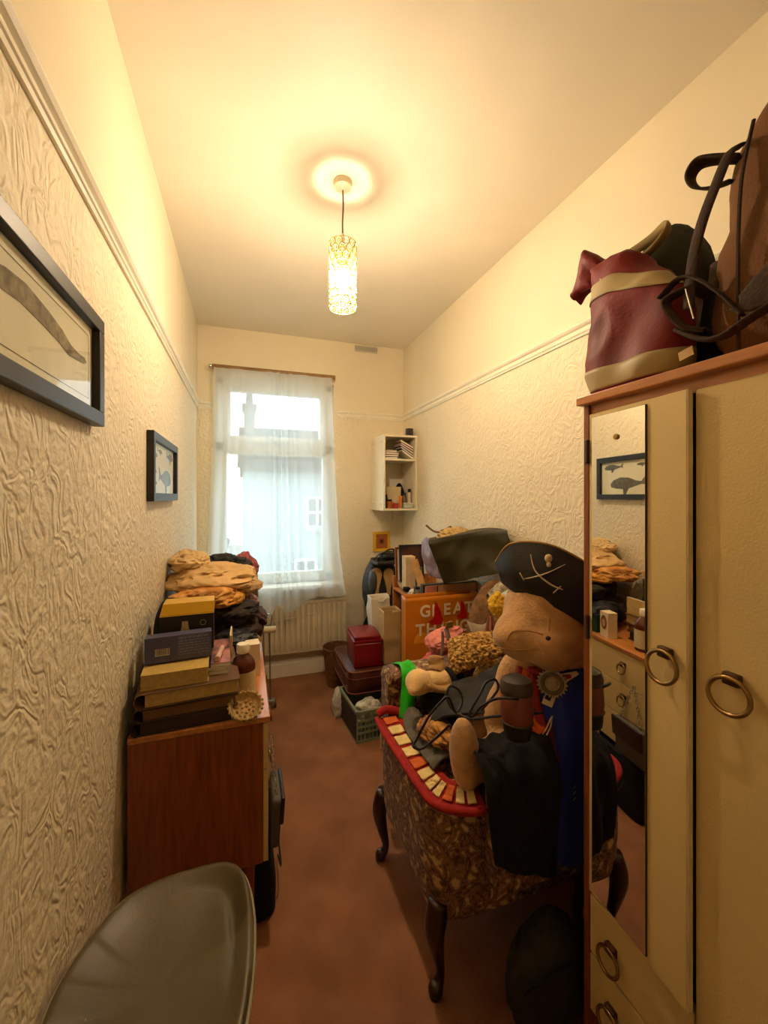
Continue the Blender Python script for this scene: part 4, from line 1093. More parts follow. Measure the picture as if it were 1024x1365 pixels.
# ------------------------------------------------------------------ wall cabinet in the corner
def wall_cabinet():
    x0, x1, y0, y1, z0, z1 = 1.035, XR - .004, 3.06, YB - .002, 1.335, 1.94
    W = mat('white_melamine', (236, 226, 200), .4, var=.04)
    t = thing('wall_cabinet', 'small white open fronted wall cabinet in the corner by the window', 'cabinet', ((x0 + x1) / 2, (y0 + y1) / 2, z0))
    s = .015
    MB().box((x0, y0, z0), (x0 + s, y1, z1)).build('side_panel', W, t, smooth=False)
    MB().box((x1 - s, y0, z0), (x1, y1, z1)).build('side_panel', W, t, smooth=False)
    MB().box((x0 + s, y0, z1 - s), (x1 - s, y1, z1)).build('top_panel', W, t, smooth=False)
    MB().box((x0 - .004, y0 - .006, z0), (x1, y1, z0 + s)).build('bottom_panel', W, t, smooth=False)
    MB().box((x0 + s, y1 - .006, z0 + s), (x1 - s, y1, z1 - s)).build('back_panel', W, t, smooth=False)
    zs = 1.735
    MB().box((x0 + s, y0 + .006, zs), (x1 - s, y1 - .006, zs + s)).build('shelf', W, t, smooth=False)
    for (yy, zz) in ((y0 + .06, z1 - .05), (y0 + .06, z0 + .05), (y1 - .05, z1 - .05), (y1 - .05, z0 + .05)):
        MB().cyl((x0 - .001, yy, zz), (x0 + .002, yy, zz), .006, seg=10).build('screw_cap', BRASS, t)
    b = MB(); b.tube(path([(x1 - .11, y1 - .02, z0), (x1 - .108, y1 - .02, z0 - .06), (x1 - .11, y1 - .02, z0 - .10)], 8), .002, 6); b.build('cord', GREYMETAL, t)
    zb = zs + s + .001
    cols = [('cream', (206, 182, 130)), ('olive', (146, 120, 70)), ('purple', (110, 84, 96)), ('black', (30, 26, 26)), ('white', (232, 222, 200)), ('red', (150, 62, 40)), ('tan', (176, 130, 84))]
    # flat pile, then leaning books
    for k in range(4):
        t2 = thing('book', '%s book in the flat pile on the upper cabinet shelf' % ('lowest', 'second lowest', 'second highest', 'top')[k], 'book', (1.12, 3.2, zb + k * .019), 'books in the wall cabinet')
        M = Matrix.Translation(V((1.118 - k * .002, 3.20, zb + k * .0175))) @ Matrix.Rotation(.1 * ((k * 7) % 3 - 1), 4, 'Z')
        cm = mat('book_' + cols[(k * 2 + 1) % 7][0], cols[(k * 2 + 1) % 7][1], .5)
        MB().box((-.058, -.10, .003), (.056, .10, .014), 0, 1, M).build('pages', WHITEP, t2, smooth=False)
        MB().box((-.06, -.102, 0), (.058, .102, .003), 0, 1, M).build('cover', cm, t2, smooth=False); MB().box((-.06, -.102, .014), (.058, .102, .017), 0, 1, M).build('cover', cm, t2, smooth=False)
    names = ['white', 'black', 'purple', 'red', 'tan']
    for k in range(5):
        t2 = thing('book', 'leaning %s covered book on the upper cabinet shelf' % names[k], 'book', (1.24, 3.18, zb), 'books in the wall cabinet')
        cm = mat('book_' + names[k], dict(cols)[names[k]], .5)
        ca, sa = math.cos(math.radians(34 - 2 * k)), math.sin(math.radians(34 - 2 * k))
        M = frame_m(V((1.302 - .002 * k, 3.19 - .006 * k, zb + .001 + k * .0215)), (-ca, 0, sa), (0, -1, 0))
        Lb = .118 + .006 * (k % 3)
        MB().box((.001, -.085, .003), (Lb - .002, .085, .0125), 0, 1, M).build('pages', WHITEP, t2, smooth=False)
        MB().box((0, -.087, 0), (Lb, .087, .003), 0, 1, M).build('cover', cm, t2, smooth=False); MB().box((0, -.087, .0125), (Lb, .087, .0155), 0, 1, M).build('cover', cm, t2, smooth=False)
    zb = z0 + s + .001
    t2 = thing('carton', 'plain cream carton among the toiletries in the wall cabinet', 'box', (1.15, 3.2, zb + .055))
    M = Matrix.Translation(V((1.165, 3.21, zb))) @ Matrix.Rotation(.5, 4, 'Z')
    MB().box((-.055, -.045, 0), (.055, .045, .175), .001, 1, M).build('body', mat('cream_carton', (228, 208, 166), .6, var=.04), t2, smooth=False)
    MB().box((-.0555, -.0455, .15), (.0555, .0455, .1765), .001, 1, M).build('lid', mat('cream_carton', (0, 0, 0)), t2, smooth=False)
    def bottle(label, x, y, prof, m, capm, caph, capr, cat='bottle', seg=16, name='toiletry_bottle'):
        t3 = thing(name, label, cat, (x, y, zb))
        MB().lathe(prof, (x, y, zb), seg).build('body', m, t3)
        h = prof[-1][1]
        MB().lathe([(0, h), (capr, h), (capr, h + caph), (0, h + caph)], (x, y, zb), seg).build('cap', capm, t3)
    cyl = lambda r, h: [(0, 0), (r, 0), (r, h), (r * .7, h + .006), (0, h + .006)]
    bottle('dark aerosol can at the left of the cabinet floor', 1.072, 3.12, cyl(.02, .085), BLACKP, BLACKP, .02, .016)
    bottle('short amber jar with dark lid in the wall cabinet', 1.098, 3.095, cyl(.022, .055), mat('amber_jar', (170, 96, 34), .25), BLACKP, .012, .02, 'jar')
    bottle('small red pot in front of the cream carton', 1.145, 3.085, cyl(.021, .038), mat('red_pot', (178, 48, 34), .35), mat('pale_lid', (206, 186, 150), .4), .014, .021, 'jar')
    bottle('tall slim bottle with black cap at the right of the cabinet', 1.283, 3.13, cyl(.015, .125), mat('clear_bottle', (206, 190, 160), .15, var=.1), BLACKP, .028, .013)
    bottle('slim grey bottle behind the green tin in the cabinet', 1.255, 3.17, cyl(.014, .10), mat('grey_bottle', (110, 92, 78), .2), BLACKP, .02, .012)
    bottle('pale glass bottle at the back left of the cabinet floor', 1.08, 3.25, cyl(.022, .12), mat('brown_bottle', (58, 34, 22), .2), BLACKP, .03, .012)
    b = MB(); x, y = 1.188, 3.085
    t3 = thing('orange_tube', 'orange squeeze tube standing on its cap in the cabinet', 'tube', (x, y, zb))
    MB().lathe([(0, 0), (.011, 0), (.011, .016), (0, .016)], (x, y, zb), 14).build('cap', mat('orange_cap', (190, 100, 20), .4), t3)
    b = MB(); b.grid(lambda u, v: V((x + (.012 + .004 * v) * math.cos(2 * math.pi * u), y + .012 * (1 - v * .9) * math.sin(2 * math.pi * u), zb + .016 + v * .085)), 20, 8, wrapu=True); b.build('body', mat('orange_plastic', (208, 122, 24), .4), t3)
    t3 = thing('flat_tin', 'flat pale green tin at the front right of the cabinet', 'tin', (1.255, 3.10, zb))
    MB().cbox((1.255, 3.10, zb + .018), (.085, .06, .034), .0, .005).build('body', mat('pale_green_tin', (176, 186, 162), .4), t3)
    MB().cbox((1.255, 3.10, zb + .04), (.088, .063, .012), .0, .004).build('lid', mat('pale_grey_lid', (206, 204, 186), .4), t3)
    o = crumple('toiletry_bag', (1.238, 3.25, zb + .095), (.045, .05, .105), BLACKF, seed=21, amp=.2, fold=.12, flat=-.85); tag(o, 'black toiletry bag behind the cream carton in the cabinet', 'bag')
    # jar standing on top
    c = V((1.275, 3.11, z1 + .001))
    t3 = thing('glass_jar', 'dark glass candle jar standing on top of the wall cabinet', 'jar', c)
    MB().lathe([(0, 0), (.030, 0), (.032, .004), (.032, .060), (.029, .062), (.028, .058), (.028, .008), (0, .006)], c, 22).build('glass', mat('smoky_glass', (72, 66, 52), .08, trans=.5, var=.1), t3)
    MB().lathe([(0, .007), (.026, .007), (.026, .04), (0, .04)], c, 18).build('wax', mat('grey_wax', (128, 116, 92), .5), t3)
    # yellow framed picture
    a, b_ = P(498, 709, y=YB - .02), P(520, 734, y=YB - .02)
    y0_, y1_ = YB - .024, YB - .001
    t3 = thing('picture_frame', 'small square yellow framed picture on the window wall below the cabinet', 'picture', ((a.x + b_.x) / 2, YB, b_.z))
    YF = mat('yellow_frame', (224, 176, 36), .45, var=.08); w = .022; X0, X1, Z0, Z1 = a.x, b_.x, b_.z, a.z
    b = MB(); b.box((X0, y0_, Z0), (X1, y1_, Z0 + w)); b.box((X0, y0_, Z1 - w), (X1, y1_, Z1)); b.box((X0, y0_, Z0 + w), (X0 + w, y1_, Z1 - w)); b.box((X1 - w, y0_, Z0 + w), (X1, y1_, Z1 - w)); b.build('frame', YF, t3, smooth=False)
    MB().box((X0 + w, y0_ + .008, Z0 + w), (X1 - w, y1_, Z1 - w)).build('print', mat('rust_print', (168, 96, 40), .6, var=.15), t3, smooth=False)
    MB().cyl(((X0 + X1) / 2, y0_ + .0085, (Z0 + Z1) / 2), ((X0 + X1) / 2, y0_ + .006, (Z0 + Z1) / 2), .026, seg=20).build('print_ring', mat('brown_print', (130, 64, 24), .6), t3, smooth=False)
    MB().cyl(((X0 + X1) / 2, y0_ + .0065, (Z0 + Z1) / 2), ((X0 + X1) / 2, y0_ + .004, (Z0 + Z1) / 2), .011, seg=16).build('print_centre', BLACKP, t3, smooth=False)
wall_cabinet()

# ------------------------------------------------------------------ bags in the far corner
def corner_bags():
    t = thing('bag', 'black holdall slumped in the corner under the black rucksack', 'bag', (1.05, 3.17, 0))
    crumple('body', (1.06, 3.15, .27), (.17, .15, .275), BLACKF, t, seed=31, amp=.10, fold=.06, flat=-.97, sub=5)
    b = MB(); b.tube(path([(.90, 3.02, .30), (.885, 2.99, .42), (.92, 2.985, .47), (.97, 2.99, .40), (.975, 3.0, .28)], 24), .011, 8, flat=(1, .4)); b.build('handle', mat('brown_strap', (66, 36, 22), .6), t, ang=180)
    b = MB(); b.cbox((.925, 3.005, .36), (.07, .02, .10), .25, .008); b.build('pocket', mat('brown_leather', (84, 44, 28), .5, var=.2), t)
    t = thing('rucksack', 'black rucksack with tan teardrop panels below the yellow picture', 'rucksack', (1.06, 3.14, .54))
    def fn(u, v):
        a = 2 * math.pi * u; cx, cy = math.cos(a), math.sin(a); e = .7
        w = [.12, .145, .15, .145, .12, .08]; k = crs([V((q, 0, 0)) for q in w], v).x
        x = 1.045 + k * math.copysign(abs(cx) ** e, cx); y = 3.16 + k * .75 * math.copysign(abs(cy) ** e, cy); z = .545 + .40 * v
        p = V((x, y, z)); return p + V((cx, cy, 0)) * .012 * N(p * 11, 4)
    b = MB(); vs = b.grid(fn, 48, 26, wrapu=True); b.cap(vs[0][::-1]); b.cap(vs[-1]); body = b.build('body', mat('charcoal_nylon', (36, 34, 34), .6, var=.3, vs=14, bump=.3, bs=200), t, ang=60)
    TAN = mat('tan_leather', (186, 146, 90), .55, var=.15)
    for (px, nm) in ((503, 0), (519, 1)):
        c = P(px - .5, 776, y=3.036)
        pts = [(0, -.105), (.012, -.10), (.014, -.05), (.026, .01), (.034, .05), (.03, .085), (.016, .105), (0, .11)]
        pts = pts + [(-a, b_) for a, b_ in pts[-2:0:-1]]
        b = MB(); b.poly([c + V((a * 1.25, 0, q)) for a, q in pts], (0, .012, 0)); b.build('tan_panel', TAN, t, smooth=False)
    b = MB(); c = V((.945, 3.06, .78)); b.ell(c, (.035, .05, .10), 3); b.build('side_pocket', mat('steel_nylon', (74, 76, 78), .45, var=.2), t)
    b = MB(); b.ell((.93, 3.06, .62), (.05, .06, .065), 3); b.build('lower_pocket', BLACKF, t)
    b = MB(); b.cbox((1.06, 3.06, .93), (.23, .16, .03), .1, .012, 3); b.build('lid', mat('dark_lid', (46, 42, 40), .5, var=.3), t)
    for k, pts in enumerate(([(-.10, 0, 0), (-.06, -.03, .05), (0, -.05, .07), (.06, -.04, .06), (.10, 0, .01)], [(-.06, .02, .0), (-.02, -.02, .06), (.04, -.03, .085), (.09, .0, .05), (.11, .02, .0)], [(-.09, -.05, .0), (-.03, -.08, .03), (.05, -.08, .02), (.10, -.05, -.02)])):
        b = MB(); b.tube(path([V((1.06, 3.08, .945)) + V(p) for p in pts], 24), .011, 8, flat=(1, .45)); b.build('strap', BLACKF if k else mat('grey_strap', (70, 66, 60), .6), t, ang=180)
    b = MB(); b.cbox((1.07, 3.06, .975), (.12, .10, .05), .3, .02, 3); b.build('top_pocket', BLACKP, t)
corner_bags()

# ------------------------------------------------------------------ bookcase and the things on it
SHZ = .806
def bookcase():
    x0, x1, y0, y1 = .992, XR - .004, 2.20, 2.735
    t = thing('bookcase', 'low teak bookcase against the right wall behind the orange bag', 'bookcase', (1.14, 2.42, 0))
    MB().box((x0, y1 - .018, 0), (x1, y1, .885), .001, 1).build('side_panel', TEAKL, t, smooth=False)
    MB().box((x0, y0, 0), (x1, y0 + .018, SHZ), .001, 1).build('side_panel', TEAK, t, smooth=False)
    for z in (SHZ, .56, .30, .06): MB().box((x0 + .002, y0 + .018, z - .016), (x1 - .01, y1 - .018, z), .001, 1).build('shelf', TEAKL, t, smooth=False)
    MB().box((x1 - .008, y0 + .018, .044), (x1 - .002, y1 - .018, SHZ)).build('back_panel', CARD, t, smooth=False)
    z = .561
    cols = [(120, 60, 40), (60, 70, 90), (170, 140, 90), (50, 40, 36), (140, 40, 34)]
    nm = ['brown', 'blue', 'tan', 'black', 'red']
    for k in range(5):
        y = 2.70 - k * .032; h = .17 + .02 * ((k * 3) % 4)
        b = thing('book', '%s spined book upright on the bookcase shelf' % nm[k], 'book', (1.06, y, z), 'books in the low bookcase')
        m = mat('spine_' + nm[k], cols[k], .5)
        MB().box((1.03, y - .024, z), (1.19, y - .021, z + h)).build('cover', m, b, smooth=False); MB().box((1.03, y - .003, z), (1.19, y, z + h)).build('cover', m, b, smooth=False)
        MB().box((1.028, y - .024, z), (1.031, y, z + h)).build('spine', m, b, smooth=False); MB().box((1.032, y - .021, z + .003), (1.187, y - .003, z + h - .004)).build('pages', WHITEP, b, smooth=False)
    z = SHZ + .001
    # frames leaning at the back
    def leaner(name, label, px0, px1, py0, y, m, inner, h):
        a, b_ = P(px0, 770, y=y), P(px1, 770, y=y)
        t2 = thing(name, label, 'picture', ((a.x + b_.x) / 2, y, z)); w = .014
        X0, X1 = a.x, b_.x
        M = Matrix.Translation(V((0, y, z))) @ Matrix.Rotation(math.radians(-5), 4, 'X')
        b = MB(); b.box((X0, 0, 0), (X1, .014, w), 0, 1, M); b.box((X0, 0, h - w), (X1, .014, h), 0, 1, M); b.box((X0, 0, w), (X0 + w, .014, h - w), 0, 1, M); b.box((X1 - w, 0, w), (X1, .014, h - w), 0, 1, M)
        b.build('frame', m, t2, smooth=False)
        MB().box((X0 + w, .006, w), (X1 - w, .012, h - w), 0, 1, M).build('print', inner, t2, smooth=False)
    leaner('picture_frame', 'black framed dark picture standing on the bookcase', 534, 566, 727, 2.66, BLACKFR, mat('dark_red_print', (92, 50, 40), .4, col2=(40, 34, 30), vs=14), .30)
    leaner('picture_frame', 'narrow teak picture frame edge behind the black frame on the bookcase', 528.5, 536, 730, 2.695, TEAK, WHITEP, .28)
    b = thing('magazine_file', 'cream card magazine file standing on the bookcase', 'file', (1.02, 2.5, z))
    a0, a1 = P(541, 770, y=2.55), P(554, 770, y=2.55)
    MB().box((a0.x, 2.55, z), (a1.x, 2.62, z + .235), .002).build('box', mat('cream_card', (216, 190, 150), .7, var=.1, vs=30), b, smooth=False)
    MB().torus((a1.x - .012, 2.545, z + .185), .014, .005, (0, 1, 0), 20, 8).build('finger_ring', WHITEP, b)
    b = thing('paper_roll', 'tan paper roll leaning against the magazine file', 'paper', (1.1, 2.45, z))
    p0, p1 = P(566, 771, y=2.42), P(552, 739, y=2.50)
    bb = MB(); bb.cyl(V((p0.x, p0.y, z + .012)), V((p1.x, p1.y, z + .22)), .028, .024, 20); bb.build('roll', mat('tan_paper', (206, 160, 96), .7, var=.15, vs=20), b)
    MB().torus(V((p0.x, p0.y, z + .03)), .028, .004, V((p1.x, p1.y, z + .20)) - V((p0.x, p0.y, z + .012)), 20, 6).build('band', mat('brown_band', (120, 76, 40), .6), b)
    b = thing('bowl', 'small white bowl on the far end of the bookcase top', 'bowl', (.99, 2.57, z))
    c = P(533.5, 777, z=SHZ)
    MB().lathe([(0, 0), (.018, 0), (.034, .02), (.040, .048), (.037, .048), (.031, .022), (.016, .006), (0, .006)], (1.045, 2.665, z), 24).build('bowl_body', mat('white_china', (232, 222, 196), .25, var=.04), b)
    MB().torus((1.045, 2.665, z + .047), .0385, .003, (0, 0, 1), 24, 6).build('rim', mat('green_rim', (120, 116, 70), .3), b)
    o = crumple('crumpled_tissue', (1.05, 2.46, z + .014), (.045, .03, .018), WHITEP, seed=41, flat=-.7, fold=.3); tag(o, 'crumpled white tissue on the bookcase edge', 'tissue')
    o = crumple('black_glove', (1.03, 2.56, z + .016), (.024, .028, .02), BLACKF, seed=42, flat=-.7, fold=.3); tag(o, 'small black glove on the bookcase edge', 'glove')
    b = thing('small_box', 'small black box in front of the magazine file', 'box', (1.085, 2.41, z))
    c = P(557, 776, y=2.40); MB().cbox((c.x, 2.415, z + .03), (.032, .034, .056), 0, .002).build('body', BLACKP, b); MB().cbox((c.x, 2.415, z + .060), (.033, .035, .006), 0, .001).build('lid', BLACKFR, b)
    b = thing('slim_canister', 'slim pale green canister beside the small black box', 'canister', (1.1, 2.45, z))
    c = P(560.5, 776, y=2.455); MB().cyl((c.x, 2.47, z), (c.x, 2.47, z + .16), .016, seg=16).build('body', mat('pale_green', (170, 168, 130), .4), b); MB().cyl((c.x, 2.47, z + .16), (c.x, 2.47, z + .175), .0165, seg=16).build('lid', GREYMETAL, b)
    b = thing('mug', 'clear glass mug on the near end of the bookcase top', 'mug', (1.07, 2.3, z))
    c = P(560, 797, z=SHZ); c = V((c.x, c.y + .0, z))
    MB().lathe([(0, 0), (.026, 0), (.028, .05), (.025, .05), (.023, .006), (0, .005)], c, 22).build('cup', mat('clear_glass', (226, 216, 190), .06, trans=.7, var=.05), b)
    bb = MB(); bb.tube(path([c + V((-.027, 0, .04)), c + V((-.046, 0, .036)), c + V((-.046, 0, .016)), c + V((-.027, 0, .01))], 14), .004, 8); bb.build('handle', mat('clear_glass', (0, 0, 0)), b)
bookcase()

# ------------------------------------------------------------------ floor stack: basket, crate, suitcase, red box, bags
def floor_stack():
    # wicker waste basket
    c = V((.675, 3.10, .001))
    WK = mat('wicker', (116, 76, 40), .75, var=.3, vs=40)
    t = thing('waste_basket', 'round brown wicker waste basket in front of the radiator', 'basket', c)
    def fn(u, v, r_=0.0):
        a = 2 * math.pi * u; r = .076 + .034 * v + .0022 * math.sin(u * 2 * math.pi * 22 + (math.pi if int(v * 26) % 2 else 0)) + .0012 * math.sin(v * 160)
        return V((c.x + r * math.cos(a), c.y + r * math.sin(a), c.z + .29 * v))
    b = MB(); vs = b.grid(fn, 132, 54, wrapu=True); b.cap(vs[0][::-1]); solid(b.build('woven_side', WK, t, ang=60), .004)
    b = MB(); n = 90
    for ph in (0, math.pi): b.tube([V((c.x + (.111 + .003 * math.cos(k / n * 2 * math.pi * 14 + ph)) * math.cos(2 * math.pi * k / n), c.y + (.111 + .003 * math.cos(k / n * 2 * math.pi * 14 + ph)) * math.sin(2 * math.pi * k / n), c.z + .29 + .003 * math.sin(k / n * 2 * math.pi * 14 + ph))) for k in range(n)], .0042, 6, closed=True)
    b.build('rim', WK, t, ang=180)
    # folding crate
    GRN = mat('grey_green_plastic', (128, 134, 104), .45, var=.08)
    DRK = mat('dark_crate_side', (34, 28, 20), .5, var=.2)
    x0, x1, y0, y1, z0, z1 = 0, .36, 0, .36, 0, .185
    M = Matrix.Translation(V((.612, 2.305, .002))) @ Matrix.Rotation(math.radians(4), 4, 'Z')
    t = thing('plastic_crate', 'grey green slotted plastic crate on the carpet under the suitcase', 'crate', M @ V((.18, .18, 0)))
    b = MB(); b.box((0, 0, z1 - .02), (x1, .014, z1), .002, 1, M); b.box((0, y1 - .014, z1 - .02), (x1, y1, z1), .002, 1, M); b.box((0, 0, z1 - .02), (.014, y1, z1), .002, 1, M); b.box((x1 - .014, 0, z1 - .02), (x1, y1, z1), .002, 1, M); b.build('rim', GRN, t, smooth=False)
    MB().box((.003, .003, 0), (x1 - .003, y1 - .003, .012), 0, 1, M).build('base', GRN, t, smooth=False)
    first = {}
    def slat(lo, hi, m, key):
        MB().box(lo, hi, 0, 1, M).build('slat', m, t, smooth=False)
    for k in range(15):
        p = .004 + k * (x1 - .014) / 14
        slat((p, .003, .012), (p + .008, .010, z1 - .02), GRN, 'f')
    for zz in (.05, .085, .12): slat((.004, .002, zz), (x1 - .004, .008, zz + .012), GRN, 'h')
    MB().box((.003, .010, .012), (.009, y1 - .01, z1 - .02), 0, 1, M).build('side_panel', DRK, t, smooth=False)
    for zz in (.045, .085, .125): slat((.0005, .012, zz), (.003, y1 - .012, zz + .008), DRK, 's')
    MB().box((.01, y1 - .01, .012), (x1 - .01, y1 - .004, z1 - .02), 0, 1, M).build('back_panel', GRN, t, smooth=False)
    MB().box((x1 - .01, .01, .012), (x1 - .004, y1 - .01, z1 - .02), 0, 1, M).build('side_panel', GRN, t, smooth=False)
    FOIL = mat('clear_bag_film', (196, 190, 172), .25, var=.3, vs=30)
    o = crumple('polythene_bag', M @ V((.10, .075, .155)), (.075, .055, .05), FOIL, seed=51, fold=.3, flat=-.9, ff=4); tag(o, 'crumpled clear polythene bag inside the plastic crate', 'plastic bag')
    o = crumple('dark_shoe', M @ V((.235, .08, .150)), (.06, .055, .055), mat('olive_leather', (74, 62, 34), .5, var=.3), seed=52, fold=.12, flat=-.9); tag(o, 'olive brown shoe lying in the plastic crate', 'shoe')
    o = crumple('carrier_bag', (.583, 2.66, .075), (.034, .05, .10), mat('white_polythene', (214, 210, 196), .35, var=.1), seed=53, fold=.28, flat=-.75, ff=4); tag(o, 'white polythene carrier bag poking out beside the crate and suitcase', 'plastic bag')
    # yellow carton by the crate with green cap
    t = thing('juice_carton', 'cream carton with a dark green screw cap beside the crate', 'carton', (.80, 2.19, 0))
    MB().cbox((.80, 2.19, .12), (.12, .10, .22), .35, .003).build('body', mat('cream_drink_carton', (222, 196, 120), .5, var=.08), t)
    MB().cbox((.80, 2.19, .2255), (.116, .096, .01), .35, .003).build('top_panel', mat('cream_drink_carton', (0, 0, 0)), t)
    MB().lathe([(0, .23), (.022, .23), (.022, .25), (0, .25)], (.81, 2.17, 0), 18).build('cap', mat('dark_green_cap', (24, 52, 40), .4), t)
    # brown leather suitcase, rounded corners, studs
    LEA = mat('brown_suitcase', (82, 36, 20), .42, var=.2, vs=10, bump=.2, bs=120)
    TRM = mat('suitcase_trim', (120, 70, 40), .5, var=.15)
    t = thing('suitcase', 'old brown leather suitcase with studs lying across the crate', 'suitcase', (.83, 2.7, .19))
    X0, X1, Y0, Y1, Z0, Z1 = .618, .985, 2.50, 2.98, .190, .338
    r = .055; loop = []
    for (cx, cy, a0) in ((X1 - r, Y1 - r, 0), (X0 + r, Y1 - r, 90), (X0 + r, Y0 + r, 180), (X1 - r, Y0 + r, 270)):
        for k in range(9): a = math.radians(a0 + k * 90 / 8); loop.append((cx + r * math.cos(a), cy + r * math.sin(a)))
    b = MB(); prof = [(-.006, 0), (0, .006), (0, 1 - .006), (-.006, 1)]
    rings = []
    for off, f in ((-.006, 0), (0, .04), (0, .96), (-.006, 1)):
        z = Z0 + (Z1 - Z0) * f
        cx, cy = (X0 + X1) / 2, (Y0 + Y1) / 2
        rings.append([b.bm.verts.new((x + (cx - x) * (-off) * 6, y + (cy - y) * (-off) * 4, z)) for x, y in loop])
    for a, q in zip(rings[:-1], rings[1:]):
        for k in range(len(loop)): b.bm.faces.new((a[k], a[(k + 1) % len(loop)], q[(k + 1) % len(loop)], q[k]))
    b.cap(rings[0][::-1]); b.cap(rings[-1]); b.build('case', LEA, t, ang=50)
    for z in (Z1 - .006, Z1 - .05, Z0 + .008):
        b = MB(); b.tube([V((x, y, z)) for x, y in loop], .0045, 6, closed=True); b.build('edge_band', TRM if z != Z1 - .05 else LEA, t, ang=180)
    for (x, y) in ((X0 - .001, Y0 + .075), (X0 - .001, Y0 + .22)):
        for z in (Z0 + .035, Z1 - .035): MB().ell((x, y, z), (.005, .005, .005), 2).build('stud', BRASS, t)
    # crimson box with stepped lid
    CR = mat('crimson_lacquer', (132, 14, 22), .35, var=.12, vs=6, coat=.2)
    t = thing('box', 'crimson lidded box standing on the brown suitcase', 'box', (.75, 2.66, Z1))
    M = Matrix.Translation(V((.662, 2.545, Z1 + .006))) @ Matrix.Rotation(math.radians(-3), 4, 'Z')
    MB().box((0, 0, 0), (.185, .25, .155), .004, 2, M).build('body', CR, t)
    MB().box((-.006, -.006, .155), (.191, .256, .172), .003, 2, M).build('lid_rim', CR, t)
    MB().box((.004, .004, .172), (.181, .246, .196), .006, 2, M).build('lid', CR, t)
    MB().box((.006, -.003, .146), (.179, -.0005, .152), 0, 1, M).build('trim_line', mat('pink_gold', (200, 120, 110), .4), t, smooth=False)
    # white carrier with beige paper bag in front
    t = thing('carrier_bag', 'white paper carrier bag with red mark behind the beige paper bag', 'bag', (.85, 2.78, Z1))
    def bagloft(name, m, x0, x1, y0, y1, za, zb, seed, parent, flare=.01, open_top=True):
        def fn(u, v):
            k = u * 4; i = int(k) % 4; w = k - int(k)
            cs = [(x0, y0), (x1, y0), (x1, y1), (x0, y1)]; a, q = cs[i], cs[(i + 1) % 4]
            x = a[0] + (q[0] - a[0]) * w; y = a[1] + (q[1] - a[1]) * w
            cx, cy = (x0 + x1) / 2, (y0 + y1) / 2
            x += (x - cx) * flare * 10 * v; y += (y - cy) * flare * 4 * v
            p = V((x, y, za + (zb - za) * v))
            n_ = V((x - cx, y - cy, 0)).normalized()
            return p + n_ * .009 * (N(p * 12, seed) + (1 - 2.5 * abs(N(p * 7, seed + 4))) * .5) * min(1, v * 4)
        b = MB(); vs = b.grid(fn, 64, 26, wrapu=True); b.cap(vs[0][::-1]); o = b.build(name, m, parent, ang=50); solid(o, .0025); return o
    bagloft('body', mat('white_card', (236, 226, 206), .6, var=.05), .850, .965, 2.74, 2.84, Z1 + .006, .735, 3, t, .02)
    b = MB(); b.tube(path([(.87, 2.738, .725), (.885, 2.732, .71), (.92, 2.73, .707), (.945, 2.734, .73)], 12), .003, 6); b.build('cord_handle', WHITEP, t)
    a = P(530, 815, y=2.725); MB().poly([a + V((-.018, 0, -.016)), a + V((.018, 0, -.016)), a + V((0, 0, .022))], (0, .003, 0)).build('red_mark', mat('dark_red_mark', (140, 24, 22), .5), t, smooth=False)
    t = thing('paper_bag', 'creased beige paper bag standing on the suitcase beside the crimson box', 'bag', (.87, 2.58, Z1))
    bagloft('body', mat('beige_paper', (196, 164, 112), .75, var=.08, vs=8), .868, .978, 2.545, 2.655, Z1 + .006, .690, 9, t, .008)
    b = MB(); b.box((.866, 2.541, .680), (.980, 2.546, .694)); b.build('folded_top', mat('beige_paper', (0, 0, 0)), t, smooth=False)
floor_stack()

